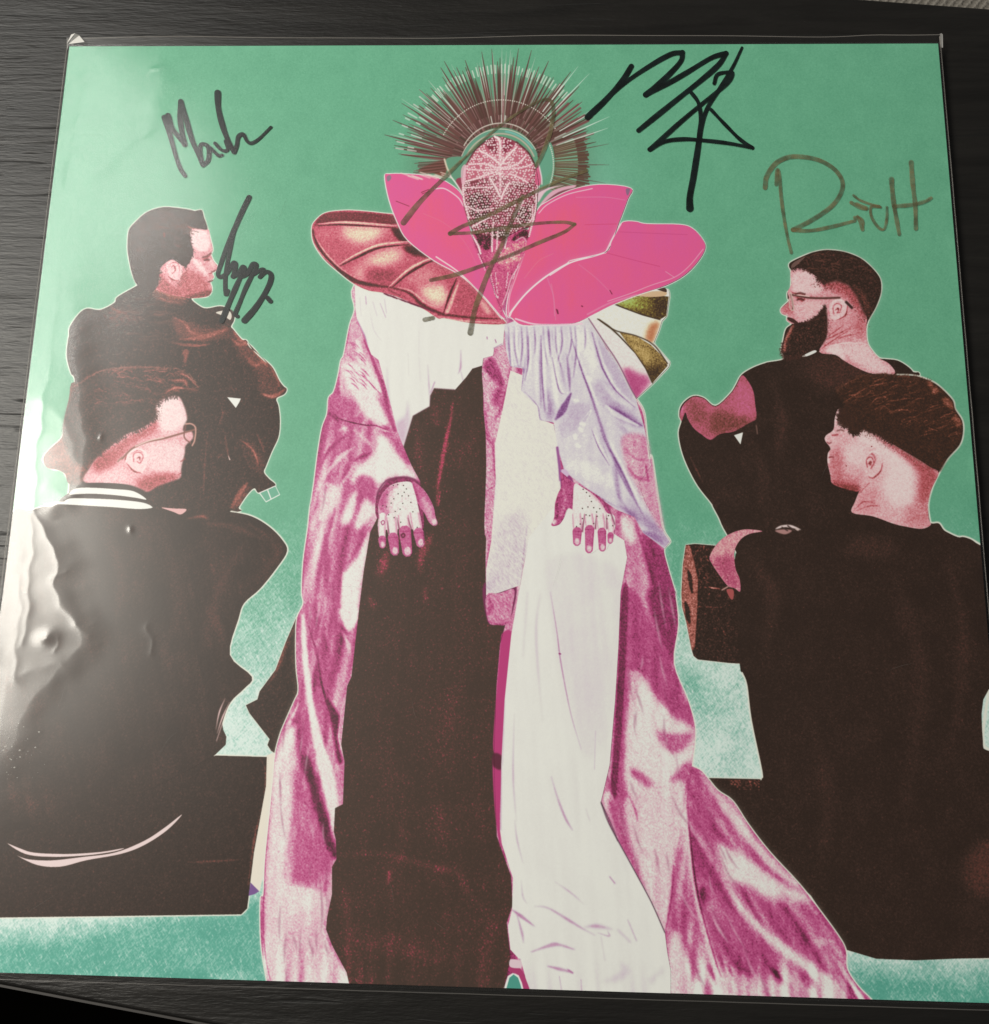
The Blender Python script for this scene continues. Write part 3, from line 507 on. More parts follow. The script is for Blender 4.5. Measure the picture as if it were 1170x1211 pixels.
L.poly(S8('-40,270 100,180 122,320 80,520 40,850 0,830 -60,600'), .87, 4).poly(S8('50,900 95,870 130,1000 165,1180 55,1180'), .88, 4).line(S8('30,880 60,700 70,560'), 2.5, .24, 1.2).line(S8('300,990 330,1090 380,1170'), 5, .9, 2).line(S8('560,700 700,780 830,930'), 9, .38, 4, .6)
L.poly(S8('150,115 215,150 260,300 200,420 150,330'), .36, 8, .7).poly(S8('220,800 400,850 560,1000 460,1030 290,980'), .35, 9, .7)
edge = np.clip(1 - np.abs(L.T - .55) * 1.2, .25, 1)
L.T += mod * edge * .24 + .03 * edge * L.sub(G_DIAG) + .03 * edge * L.sub(G_FINE) + .05 * edge * L.sub(G_FOLD)
L.done(R_ROBE, .02, halo=RIM, hr=1.6)

# fine drawn creases over the robe
for k in range(130):
    q = rs.rand(); reg = [(330, 395, 420, 900, -.12), (330, 400, 900, 1150, .04), (735, 800, 650, 900, .18), (790, 900, 930, 1150, .55), (700, 800, 900, 1060, .25)][rs.randint(5)]
    x, y = reg[0] + rs.rand() * (reg[1] - reg[0]), reg[2] + rs.rand() * (reg[3] - reg[2]); l = 18 + 40 * rs.rand(); dx = reg[4] * l + 3 * rs.randn()
    lt = rs.rand() < .5; ink(stroke(np.array([(x, y), (x + dx * .4 + rs.randn(), y + l * .5), (x + dx, y + l)]), 1.2 + 2.0 * rs.rand(), 1.0, (.1, .1)), (236, 214, 214) if lt else (150, 56, 100), .4 if lt else .32, L)

# dark gown
gown = cat(S1('100,190 95,245 40,262 5,310'), P7('1100,357 955,347 930,397 925,472 810,537 745,752 800,880 860,990'), P8('420,520 160,470 105,580 60,850 30,1100'), np.array([(416, 800), (411, 811), (404, 880), (408, 901)], float),
           S5('502,220 462,240 456,360 466,400 470,500 447,540 447,680 422,800 417,860 447,940 522,1080 545,1180'), np.array([(597, 1190)], float), B2b('575,1055 598,940 585,820 605,760 600,660 550,520 545,400 540,250 548,0'), M5('560,1060 580,985 540,980 512,960 510,760 515,600 510,330 502,250 500,90'))
L = Layer(gown, .1, False); FIG['gown'] = gown
L.noise(G_BIG, .035)
for t, w, v, f in [('1085,440 1070,560 1040,700 1010,860 985,1010 975,1160', 5, .95, 1.6), ('960,450 980,600', 16, .42, 5), ('850,580 850,800 890,1060', 8, .4, 5), ('1150,750 1130,900', 10, .42, 6)]: L.line(P7(t), w, v, f, .8)
for t, w, v, f in [('590,300 575,400', 3, .85, 1.2), ('540,590 500,650 455,760 450,850', 10, .8, 3), ('225,720 200,800 160,880', 12, .78, 4), ('480,960 490,1070', 10, .62, 3.5), ('100,1030 140,1110', 9, .68, 3.5)]: L.line(P8(t), w, v, f, .7)
for t, w, v, f in [('350,400 370,500', 30, .36, 10), ('0,590 150,580 300,620 420,650 450,720 540,800', 7, .52, 3), ('180,640 175,680', 7, .95, 2), ('200,480 240,520', 10, .45, 4), ('400,0 380,300', 30, .34, 14), ('60,880 200,900 400,960', 24, .42, 10), ('540,800 500,1040', 24, .45, 9), ('20,700 60,1000', 20, .46, 8)]: L.line(B2b(t), w, v, f, .6)
L.T += .09 * np.clip(L.sub(G_FINE) - .6, 0, 2) + .06 * L.sub(G_FOLD) * .5; L.done(R_DRESS, .09)
for p in [S5('150,0 1,1')]: pass
# magenta strip and lilac fringe beside the gown
ink(area(S6('135,190 180,200 165,450 145,750 125,1000 128,1170 118,1140 100,1000 90,800 100,760 92,700 105,500 125,260'), .3), (188, 58, 118))
ink(area(S6('95,745 135,760 130,820 90,800'), 1), (96, 36, 56))
ink(area(S6('50,-40 190,-40 185,80 150,150 110,150 65,135'), .4), (120, 40, 80))
L = Layer(S1('95,240 160,190 200,140 250,170 260,260 240,350 215,520 165,680 170,900 165,1180 110,1180 115,900 118,720 105,450'), .72)
L.poly(S1('100,250 150,200 215,330 200,370 150,320'), .3, 2).poly(S1('165,380 215,360 190,470 150,450'), .35, 3).line(S1('250,240 240,350 200,480 165,550'), 3, .35, 1.4).line(S1('112,480 125,640 160,680'), 5, .42, 2).line(S1('150,650 165,800 170,890'), 4, .38, 1.6).poly(S1('120,920 170,900 165,1170 115,1180'), .66, 2).line(S1('120,940 170,905'), 1.4, .4, .5)
L.noise(G_DIAG, .05).done(R_ROBE, .07)
col = cat(S1('250,272 320,300 400,470 420,545 490,570 510,680 525,850 540,960 640,1000 640,1300'), M5('660,700 640,790 630,855 560,880 512,890 512,800 530,700 545,480'), S1('172,900 165,680 205,500'))
L = Layer(col, .97, False); FIG['white_column'] = col
L.poly(M5('520,780 560,640 640,600 650,760 628,860 512,895'), .72, 8).poly(M5('515,850 540,830 540,880'), .6, 4).noise(G_MID, .03).line(M5('512,780 530,640 545,480'), 2, .5, 1).line(M5('655,640 640,760 632,850'), 1.4, .5, .8)
L.T += .03 * L.sub(G_DIAG) * (1.2 - L.T) * 5; L.done([(0, (150, 80, 120)), (.3, (190, 150, 172)), (.55, (210, 192, 200)), (.78, (224, 216, 210)), (1, (234, 231, 216))], .03)
L = Layer(M5('512,890 560,882 608,868 605,920 590,985 555,992 520,980'), .6); L.line(M5('520,890 530,930 515,960'), 6, .35, 2).line(M5('520,980 560,992 590,982'), 2, .3, .8).noise(G_DIAG, .05).done(R_ROBE, .06)
# white skirt panels
skirt = cat(M5('660,690 740,590 800,580 990,700 1000,760'), S6('680,0 670,250 655,500 630,800 590,970 640,1080'), S7('720,0 770,130 890,350 1020,590 1105,780 1120,900 1140,1010 1140,1240 300,1240 290,1135 240,950 175,880 160,740 185,640 190,450 125,250'), S6('125,1100 130,800 145,500 175,200 210,0'), M5('630,860 640,800'))
L = Layer(skirt, .95, False); FIG['skirt'] = L.pts
L.poly(S6('340,-150 680,-100 668,250 640,560 560,760 500,730 450,560 405,330'), .78, 5).poly(S6('600,60 660,0 650,400 620,700 590,700 610,300'), .82, 5).poly(S6('440,220 560,260 580,480 500,600 450,450'), .7, 12, .6)
for t, w, v, f in [('355,0 385,180 405,330 450,560 500,730', 1.2, .35, .4), ('395,285 405,287', 1.6, .05, .3), ('310,0 290,200 320,600', 1.5, .7, 1.5), ('250,0 230,300', 2, .75, 2), ('360,850 390,950 420,1030 460,1100', 2, .52, .9), ('190,560 185,850 200,1060', 1.4, .62, 1), ('565,640 560,820', 1, .6, .6), ('520,1000 540,1060', 1.2, .7, .8), ('130,800 128,1100', 2, .5, .8), ('145,500 135,800', 1.6, .55, .8)]: L.line(S6(t), w * 1.5, v - .12, f, .9)
for t, w, v, f in [('200,100 215,220 250,360', 1.6, .55, .8), ('470,0 510,100 548,165', 2, .5, .9), ('240,460 250,560 275,605', 1.6, .55, .8), ('770,440 805,485', 2, .4, .8), ('440,470 540,540 620,610', 1.2, .65, .8), ('320,620 400,630 520,700 610,755 685,795', 2.6, .5, .9), ('620,745 700,740 790,760', 4, .48, 1.4), ('700,780 770,800 760,770', 2, .55, .7), ('880,700 935,830', 2, .6, .9), ('300,895 400,860 460,850 560,880', 4, .45, 1.3), ('400,980 480,1000 550,1020', 3.4, .36, 1), ('520,1000 552,1022', 4, .3, .8), ('185,640 240,680 320,740', 3.4, .3, 1), ('215,670 245,780 255,840', 2.6, .42, 1), ('470,1040 485,1130', 1.2, .55, .6), ('600,1060 605,1130', 1, .6, .6), ('720,800 745,950', 1.2, .65, .8), ('820,760 900,840', 3, .68, 1.6), ('840,960 870,1010 800,1060 740,1070', 7, .72, 3.5), ('1020,1080 1090,1000', 8, .74, 4), ('190,935 235,940', 3, .2, .6)]: L.line(S7(t), w * 1.4, v - .14, f, .9)
L.noise(G_MID, .012).noise(G_BIG, .015).noise(shear_field(G_FOLD, .08), .035).done(R_WHITE, .012)
for t in [S7('720,0 770,130 890,350 1020,590 1105,780'), S6('590,970 640,1080 668,1150')]: ink(stroke(t, .9, .3), (110, 80, 95), .8)
ink(area(S7('170,985 230,990 265,1050 295,1140 250,1140 235,1060 200,1020 165,1010')), (176, 60, 110)); ink(area(S7('175,940 235,950 240,990 175,985')), (226, 200, 205))
ink(area(S7('125,1150 160,1040 190,1022 225,1035 245,1080 262,1150'), 0, False), CREAM); ink(area(S7('142,1150 170,1050 195,1030 222,1050 236,1090 250,1150'), 0, False), (76, 152, 134))
# white blouse
bl = cat(P3('405,690 410,850 420,920 470,1040 520,1165'), P7('570,150 620,330 660,480 700,640 745,752 810,537 925,472 930,397 955,347 1100,357'), S1('5,310 40,262 95,245 100,205 155,190 160,150 210,130 215,60 220,20 100,-20'), P3('1160,900 980,900 900,850 720,760 600,720 480,700'))
L = Layer(bl, .96, False); FIG['blouse'] = bl
L.poly(P7('680,600 790,540 745,752'), .5, 3).line(P7('770,430 770,530 740,620'), 4, .55, 2.4).line(P7('910,180 920,330 925,440'), 2, .5, .9).line(P7('850,130 860,300'), 1.4, .72, .8).line(P7('775,100 780,260'), 1.2, .7, .7).line(P7('630,200 640,420 680,600'), 3, .62, 1.4).line(P7('1140,80 1138,200 1120,250'), 3, .35, .8).line(P7('960,300 930,380'), 2.6, .4, 1).line(P7('1160,310 1140,230'), 2, .4, .8)
for t, w, v in [('480,760 485,820', 2, .4), ('530,800 560,900', 1.2, .5), ('580,810 620,910', 2.4, .45), ('610,780 625,880', 1.6, .5), ('440,770 450,900', 1.2, .6), ('420,920 470,1040 510,1165', 3.6, .2), ('510,870 540,1000 600,1080', 1, .65), ('850,1000 850,1160', 1, .7)]: L.line(P3(t), w, v, .6, .85)
for t, w, v in [('120,85 122,100', 2, .15), ('165,100 172,120', 2.4, .1), ('155,150 205,125', 2.6, .25)]: L.line(S1(t), w, v, .4, .9)
L.noise(G_MID, .012).noise(G_FOLD, .03).done(R_WHITE, .012)
for t in [P7('1100,357 955,347 930,397 925,472 810,537 745,752')]: ink(stroke(t, 1, .3, sm=False), (120, 80, 90), .6)
# lilac satin drape
satin = cat(S1('215,20 380,-40 560,-40 690,-30 780,150 880,280 945,430 990,580 1012,690 1030,800 960,900 1000,1010'), S2('1130,590 1088,640 940,530 880,420 760,372 640,290 430,132 395,100 365,0'), S1('510,690 490,562 410,547 400,470 310,385 318,262 250,250 225,160'))
L = Layer(satin, .82, False); FIG['satin'] = L.pts
for t, v, f in [('530,560 600,450 700,480 640,590 540,630', .6, 4), ('560,800 620,770 720,800 830,890 790,930 700,880 600,840', .98, 4), ('600,60 640,160 700,260 740,240 700,100', .95, 4), ('700,30 760,120 870,280 930,430 940,500 800,300 730,200', .56, 5), ('700,360 780,330 850,420 980,580 900,560 780,480', .52, 4), ('870,650 1000,640 1030,800 960,900 900,800', .74, 5), ('430,380 470,400 500,520 450,540', .4, 4), ('330,180 360,160 340,300', .45, 3), ('440,60 480,60 490,160 470,130', .35, 3)]: L.poly(S1(t), v, f)
for t, w, v, f in [('800,470 860,520 980,580', 10, .16, 3), ('840,500 900,530', 6, .08, 2), ('590,100 640,260 700,420 760,600 800,690 880,850', 3, .2, 1), ('700,60 740,200 770,280 830,380', 2.4, .25, .9), ('750,600 790,690 840,780 900,900 950,1010', 6, .3, 2), ('800,680 830,780 850,960 900,1040', 4, .36, 1.6), ('585,400 540,490 500,545', 9, .02, 1.2), ('560,180 575,300 580,390', 4, .2, 1.2), ('420,70 415,250 420,480', 3, .3, 1.2), ('350,60 345,200 320,300', 4, .3, 1.4), ('300,60 290,160', 2, .5, 1), ('260,60 270,240', 3, .5, 1.6), ('500,60 540,300 560,380', 3, .55, 1.4), ('470,180 500,400 520,480', 6, .98, 2), ('390,120 390,300 400,440', 5, .96, 2), ('580,110 600,220 660,290', 3, .6, 1.2), ('860,560 960,720 1010,760', 2, .5, .8), ('330,390 400,470 420,545 490,560', 1.6, .3, .5), ('250,250 320,262 310,385', 1.6, .25, .5), ('510,690 545,820 600,880 720,960 840,1030', 2.2, .2, .8), ('520,560 545,640 600,620', 1, .6, .4), ('640,560 700,490 650,600', 1.6, 1.0, .4), ('720,560 780,730 830,850', 1, .6, .4), ('230,60 240,160 220,60', 3, .25, 1)]: L.line(S1(t), w, v, f, .9)
for t, w, v, f in [('860,300 900,400 1000,480 1100,570', 14, .32, 5), ('780,340 860,400 900,450', 7, .12, 2.4), ('930,520 1030,560 1085,610', 8, .14, 2), ('1120,590 1090,630', 4, .4, 1), ('740,40 800,160 880,300 960,440', 3.5, .22, 1.2), ('840,80 880,180 960,330', 8, .7, 3), ('720,40 760,200 800,330', 4, .5, 2)]: L.line(S2(t), w, v, f, .85)
for x, y in ((610, 640), (625, 690), (615, 440), (685, 320), (640, 600), (650, 570)): L.blob(*S1('%d,%d' % (x, y))[0], 4, 2.6, 1.05, .8, .95, rr.rand() * 90)
L.poly(S2('960,440 1080,500 1130,590 1088,640 1000,560'), .35, 4, .5)
for k in range(12):
    x = 235 + 38 * k + 8 * rr.randn(); h = 120 + 200 * rr.rand(); q = S1('%f,30 %f,%f %f,%f' % (x, x + 6, 30 + h * .5, x + 22 * rr.randn(), 30 + h))
    L.line(q, 2.2 + rr.rand(), .22, 1, .85).line(q + [2.6, 0], 2.4, 1.0, .9, .85).line(q - [2.4, 0], 1.6, .95, .8, .7)
for t, w, d in [('590,100 640,260 700,420 760,600 800,690 880,850', 2.4, 3.2), ('700,60 740,200 770,280 830,380 940,480', 2.2, 3), ('750,600 790,690 840,780 900,900 950,1010', 3, 3.4), ('800,470 860,520 980,580', 5, -5), ('480,200 520,380 560,400', 2, 2.4), ('420,80 425,300 440,500', 2.4, 3), ('350,80 350,220 330,330', 2, 2.4), ('700,600 740,700 800,800', 1.4, 2)]:
    q = S1(t); L.line(q, w, .12, .7, .9).line(q + [d, -.5], w * 1.2, 1.02, .9, .85)
L.line(S1('700,420 760,600 800,690'), 8, .42, 3, .6).line(S1('830,560 900,620 1000,650'), 5, .5, 2, .6).line(S1('860,640 940,740 1010,740'), 1.4, .3, .5, .8).line(S1('760,340 840,430 930,480'), 6, .96, 2.4, .8)
L.noise(G_MID, .03).noise(G_FOLD, .05).done(R_SATIN, .03)
L = Layer(S1('870,640 1000,640 1032,800 1060,920 1100,1165 1010,1030 950,920 890,800'), .7, soft=2.6); L.line(S1('900,800 940,860 1010,880'), 3, .42, 1.4).line(S1('1000,800 1015,890'), 3, .4, 1.2).line(S1('880,700 940,760 1010,770'), 2, .5, 1).noise(G_MID, .03).noise(G_FOLD, .06).done(R_ROBE, .04)
ink(area(S1('530,870 570,850 600,890 590,960 540,960'), .5), (150, 56, 118)); ink(area(S1('525,830 555,820 575,850 540,875'), .5), (214, 186, 210)); ink(stroke(S1('510,700 522,800 528,880'), 3, .6), (160, 90, 150))
ink(stroke(cat(S2('1130,590 1080,500 1040,270 1000,0'), S1('1020,760 1005,620 985,500 945,430')), 1.5, .3), RIM); ink(stroke(S2('1088,642 1130,590'), 1.5, .3), RIM)

# --- hands in studded half gloves
def finger(line, w, tip, f=P8):
    p = f(line); n = Layer(ribbon(p, w, (.95, .75)), .97, False); k = len(p)
    n.line(p + [w * .45, 0], w * .3, .62, .8, .8, (1, 1)).line(p - [w * .47, 0], w * .22, .6, .7, .7, (1, 1)); n.done(R_ROBE, .03)
    q = f(tip); t = Layer(ribbon(q, w * 1.02, (1, .8)), .46, False)
    t.blob(q[-1][0] + .3, q[-1][1] - 1.2, w * .26, w * .36, .84, .7).line(q[:1].repeat(2, 0) + [[-w * .5, 0], [w * .5, 0]], 1, .25, .3).line(q + [w * .45, 0], w * .2, .3, .6, .7, (1, 1)).done(R_ROBE, .05)
L = Layer(P8('150,480 145,340 180,280 240,215 330,200 400,215 450,260 470,420 470,560 380,500 250,500'), .2); L.done(R_ROBE, .05)
palm = P8('165,480 160,400 185,320 240,260 310,235 385,235 410,290 440,420 455,520 400,560 300,560 170,560 160,500'); FIG['hand_l'] = cat(P8('150,350 180,280 240,215 330,200 450,260 545,410 570,520 545,538 480,450 472,580 475,650 455,685 400,690 395,730 360,745 330,720 300,720 275,740 240,720 200,690 170,670 155,560'))
L = Layer(palm, .98); L.poly(P8('165,480 160,400 185,320 240,260 310,240 250,300 230,400 260,480 200,500'), .6, 3).poly(P8('160,380 190,310 240,265 210,340 190,440'), .42, 3).noise(G_MID, .02).done(R_ROBE, .05)
finger('190,470 186,560 190,630', 9.2, '188,630 190,672'); finger('250,480 258,560 265,620', 12.4, '264,618 275,715'); finger('335,470 340,530 347,580', 14.2, '345,575 362,718'); finger('412,450 426,530 440,590', 12.2, '440,585 453,660')
th = Layer(P8('395,232 450,262 500,320 545,410 556,470 572,520 545,538 510,510 480,450 440,390 420,330'), .5); th.poly(P8('460,340 520,400 540,500 510,490'), .7, 2).blob(*P8('548,510')[0], 3, 4, .88, .8).line(P8('400,240 430,330 445,390'), 3, .3, 1).done(R_ROBE, .05)
for t in ('290,480 305,560', '365,480 390,560', '225,500 235,590'): ink(stroke(P8(t), 1.6, .4, (.3, 1)), (120, 40, 70), .8)
ink(stroke(P8('180,510 195,500 205,515 190,530 180,512'), 1.2, .2), (180, 90, 130)); ink(stroke(P8('320,600 335,590 345,605 330,618 320,602'), 1.6, .3), (96, 30, 50))
dots(P8('265,258 295,252 335,258 355,282 340,305 370,330 298,315 325,330 222,322 268,350 250,380 218,405 330,382 386,375 312,422 278,438 232,460 270,480 400,440 316,512 430,548 150,372 192,398'), .75, (70, 48, 46), .9)
ink(stroke(P8('150,350 165,290 225,220 330,200 400,212 450,250'), 2.2, .5), (120, 44, 80), .8)
L = Layer(S2('365,110 400,130 460,180 560,230 660,300 720,400 750,500 640,420 480,380 420,360 390,430 360,470 320,482 305,470 325,420 330,330 350,260 375,200'), .36); FIG['hand_r'] = cat(S2('365,110 460,180 560,230 660,300 720,400 745,480 735,590 710,602 690,640 660,662 630,640 590,670 560,672 540,640 510,600 480,622 455,600 450,370 420,360 390,430 360,470 320,482 305,470 330,330'))
L.line(S2('390,200 400,300 370,420'), 4, .5, 2).line(S2('345,300 345,420 330,470'), 3, .24, 1.2).blob(*S2('325,455')[0], 2.6, 3.6, .86, .8).noise(G_MID, .04).done(R_ROBE, .06)
L = Layer(S2('465,190 520,215 590,260 650,320 690,390 740,410 745,500 690,530 600,530 460,530 452,400 455,300'), .98); L.line(S2('560,235 640,310 690,390'), 3, .7, 1.4).done(R_ROBE, .03)
finger('480,400 485,480 485,525', 11, '484,520 482,595', S2); finger('560,400 570,460 572,510', 11, '570,505 566,645', S2); finger('640,400 650,470 655,525', 10.2, '655,522 658,635', S2); finger('708,430 718,490 715,545', 7.4, '715,545 712,588', S2)
for t in ('535,400 525,470 520,520', '615,410 610,500', '685,400 690,500'): ink(stroke(S2(t), 1.8, .4, (.2, 1)), (140, 44, 84), .85)
dots(S2('525,228 548,250 570,275 582,312 520,360 558,350 598,355 640,362 618,385 545,405 622,415 520,430 598,465 690,432 505,468 480,485 570,410 730,480 700,410'), .8, (70, 48, 46), .9)
ink(stroke(S2('660,300 710,380 745,470'), 2, .5), (150, 60, 100), .7)

# --- winged shoulder pieces
wing = cat(P3('108,290 130,240 200,185 330,168 450,172 600,188 690,205 720,290 800,390 950,490 1100,590'), P4('250,600 400,750 540,910 560,955 350,950 150,915'), P3('980,915 880,850 720,775 600,738 500,722 400,675 290,590 190,500 120,390'))
L = Layer(wing, .5); FIG['wing_left'] = L.pts
for t, v, f in [('300,300 420,272 620,290 600,330 480,400 360,370', .95, 9), ('480,500 620,440 740,440 700,520 600,570 520,560', .9, 9), ('400,600 470,540 500,590 440,650', .88, 9), ('860,700 960,680 1050,720 1020,830 900,790', .98, 9), ('150,320 260,290 300,330 200,380', .58, 5), ('480,580 640,570 700,620 600,670 520,650', .36, 7), ('760,640 900,560 980,620 860,680', .66, 6), ('1060,640 1180,700 1160,850 1080,800', .46, 6)]: L.poly(P3(t), v, f)
L.poly(P3('180,200 330,178 600,195 690,215 690,265 480,250 300,245 150,268 120,280'), .24, 1.2)
L.poly(P3('660,290 720,300 790,380 720,380 680,340'), .04, 2).poly(P3('740,420 850,420 960,490 880,490 790,470'), .04, 2.4)
for t, w, v, f in [('150,262 300,250 480,258 690,275', 2.6, .9, .5), ('150,274 300,267 480,275 690,291', 2.4, .06, .4), ('112,300 140,390 200,490 300,590 420,660 560,690 650,700', 6, .08, .9), ('125,330 160,400 220,480 310,570 430,645', 1.4, .85, .4), ('110,380 180,480 280,580', 1.5, .7, .4), ('300,540 420,470 560,410 700,390 780,385', 2.6, .92, .6), ('300,554 430,489 570,429 780,404', 3.0, .05, .5), ('640,700 760,590 860,530 960,490', 2.6, .92, .6), ('662,702 772,609 872,549 972,504', 3.2, .05, .5), ('1020,880 1060,760 1110,640', 3, .06, .6), ('1050,880 1090,760 1130,650', 3, .9, .8), ('650,700 780,740 870,820 1000,880 1170,905', 4, .12, 1), ('640,720 720,760', 4, .3, 1), ('700,700 800,730 900,810 1010,850', 2, .8, .7)]: L.line(P3(t), w, v, f, .95)
for t, w, v, f in [('100,890 250,905 400,915 540,920', 2.6, .15, .6), ('100,905 300,935 540,945', 1.6, .85, .5), ('250,640 300,700 380,800 300,850 230,760', 8, .42, 4), ('400,800 460,880', 8, .85, 3), ('200,800 160,880', 5, .85, 1.6)]: L.line(P4(t), w, v, f, .9)
L.noise(G_MID, .01).done(R_LEATH, .045, halo=RIM, hr=1.6)
for i in range(30):
    x = 600 + rr.rand() * 330; y = 740 + (x - 600) * .36; ink(stroke(P3('%f,%f %f,%f' % (x, y, x + 30, y + 14)), 1, .3), (110, 34, 60), .8)
wr = P6('260,205 440,110 600,55 760,5 822,18 828,60 808,200 775,235 755,300 718,388 832,520 822,552 712,668 598,772 560,700 470,520 370,370 290,250'); FIG['wing_right'] = wr
L = Layer(wr, .9, False); L.done(R_WHITE, .01, halo=RIM, hr=1.6)
L = Layer(P6('440,110 600,60 790,62 822,66 805,200 760,225 640,190 500,140'), .3, False); L.poly(P6('700,80 810,80 800,200 740,210'), .02, 6); L.poly(P6('450,105 540,70 620,80 580,140 500,130'), .95, 5).poly(P6('600,80 690,80 680,150 600,150'), .6, 8).noise(G_FINE, .05).done([(0, (62, 42, 30)), (.4, (120, 96, 44)), (.7, (160, 160, 70)), (1, (170, 190, 100))], .09)
ink(area(P6('610,58 700,30 800,32 795,60 700,68')), (214, 180, 140)); ink(area(P6('730,10 790,2 808,20 800,35')), (66, 44, 36)); ink(stroke(P6('440,112 520,150 640,192 760,228'), 2, .3), (66, 48, 36))
L = Layer(P6('300,190 430,118 520,152 640,197 772,232 750,300 715,388 600,335 450,295 330,222'), .98, False); L.poly(P6('690,260 760,240 740,310 712,388 660,360'), .3, 4).done([(0, (150, 70, 40)), (.4, (205, 140, 100)), (.8, (232, 222, 190)), (1, CREAM)], .03)
L = Layer(P6('480,310 600,340 700,400 800,500 815,545 710,665 660,560 560,420'), .45, False); L.poly(P6('500,320 600,350 700,440 680,520 620,470 550,390'), .7, 4).poly(P6('640,560 700,560 800,540 720,650'), .05, 5)
for i in range(14): x = 520 + i * 14; L.line(P6('%f,%f %f,%f' % (x, 340 + i * 6, x + 12, 375 + i * 7)), 1, .3, .3, .8)
L.done([(0, (60, 42, 30)), (.3, (104, 78, 42)), (.6, (176, 146, 84)), (1, (220, 190, 130))], .1)
for t, w in (('340,225 430,290 560,425 660,560 710,660', 2.0), ('330,220 450,298 600,338 720,402 815,530', 1.2)): ink(stroke(P6(t), w, .3), (74, 54, 36))
L = Layer(P6('262,207 335,228 470,335 590,460 660,565 703,670 600,768 560,700 470,520 370,370 290,250'), .97, False); L.poly(P6('510,560 620,600 700,640 600,770 560,700'), .42, 5).poly(P6('520,570 570,620 620,760 590,760'), .35, 4).done(R_ROBE, .03)
ink(stroke(P6('262,207 370,370 470,520 560,700 600,768'), 1.2, .3), (130, 70, 110), .8)

# --- halo crown of thin spikes
cx0, cy0 = 592.0, 195.0
def spoke(a, r0, r1, w, c, al=1.0, tp=(1, .2)):
    d = np.array((np.sin(np.radians(a)), -np.cos(np.radians(a)))); ink(stroke(np.linspace((cx0, cy0) + d * r0, (cx0, cy0) + d * r1, 5), w, .2, tp, False), c, al)
rh = np.random.RandomState(11)
cols = [(84, 54, 46), (106, 66, 60), (132, 88, 86), (70, 48, 38)]
ink(area(ell(cx0, cy0, 112, 112), 14, False), (92, 128, 100), .35)
band = np.array([(cx0 + r * np.sin(np.radians(a)), cy0 - r * np.cos(np.radians(a))) for r, s in ((46, 1), (76, -1)) for a in np.arange(-84, 64, 6)[::s]])
ink(area(band, 7, False), (112, 92, 74), .6)
for a in np.arange(-84, 80, 1.15):
    aa = a + rh.randn() * .4; l = 70 + 44 * rh.rand() ** 1.8
    spoke(aa, 45, l, 1.5, cols[rh.randint(4)], .85)
for a in np.arange(-86, 76, 2.6):
    aa = a + rh.randn() * .8
    spoke(aa, 70, 112 + rh.randn() * 7, .9, (196, 176, 170), .4); spoke(aa + .5, 48, 86, .8, (178, 132, 132), .5)
for a in np.arange(-46, 46, 2.1):
    for k in range(1): spoke(a + rh.randn() * .3, 109 - abs(a) * .05, 117 - abs(a) * .05 + rh.rand() * 3, 1.5, (226, 228, 212), .75, (1, 1))
for a, r in [(-75, 140), (-69, 146), (-62, 128), (-57, 146), (-52, 118), (-48, 136), (-42, 130), (-38, 120), (-33, 134), (-27, 137), (-25, 122), (-20, 133), (-14, 128), (-11, 134), (-5, 138), (-2, 120), (2, 138), (5, 138), (11, 137), (17, 138), (19, 124), (26, 136), (31, 124), (37, 136), (40, 120), (45, 125), (52, 124), (58, 127), (63, 118), (70, 116), (-80, 124), (-84, 122)]:
    c = (96, 60, 56) if rh.rand() < .9 else (206, 206, 192)
    spoke(a + rh.randn() * 1.2, 50, r * (1 + .03 * rh.randn()), (2.2 + 1.2 * rh.rand()) * (1 if c[0] < 150 else .5), c, .95, (1, .15)); spoke(a - .7, r * .45, r * .8, .9, (190, 150, 146), .6)
    if rh.rand() < .7: spoke(a + .6, r * .6, r * .97, .9, (220, 212, 200), .8)
for a in np.arange(-84, 78, 3.4):
    r = 104 + 26 * rh.rand(); spoke(a + rh.randn(), 60, r, 1.9 + rh.rand(), cols[rh.randint(2)], .95, (1, .2))
for a in np.arange(-82, -50, 4.5):
    for r in (104, 118): spoke(a + rh.randn(), r + rh.randn() * 3, r + 8, 1.8, (222, 222, 210), .65, (1, 1)); spoke(a + 2 + rh.randn(), r - 20, r + 2, 1.6, (112, 66, 66), .7)
for a in np.arange(42, 74, 2.6): spoke(a + rh.randn(), 84 + rh.rand() * 10, 104 + 14 * rh.rand(), 2.4, (122, 74, 72), .8, (1, 1))
for a, r in ((38, 148), (44, 150), (60, 138), (66, 140), (71, 134)): spoke(a, 80, r, 1.2, (224, 232, 218), .9)
# side fan with dark tips on the right
for a in np.arange(72, 116, 1.5):
    spoke(a + rh.randn() * .3, 64, 100 + rh.randn() * 1.5, 1.6, (104, 84, 62), .9, (1, 1)); spoke(a + .8, 66, 92, .7, (186, 176, 150), .5, (1, 1))
    spoke(a + rh.randn() * .3, 92, 103 + rh.randn() * 1.5, 2.2, (92, 58, 48), .85, (1, 1))
for a, r in ((79, 130), (90, 128), (100, 126), (108, 112)): spoke(a, 66, r, 1.2, (98, 74, 66), .9)
ink(area(np.array([(527, 190), (525, 208), (512, 205), (494, 203), (505, 195)], float), .8), (120, 66, 52))
for i in range(16): ink(stroke(np.array([(488 + rh.rand() * 8, 192 + i), (526, 190 + i * .8)]), .9, .2, sm=False), cols[i % 4], .7)
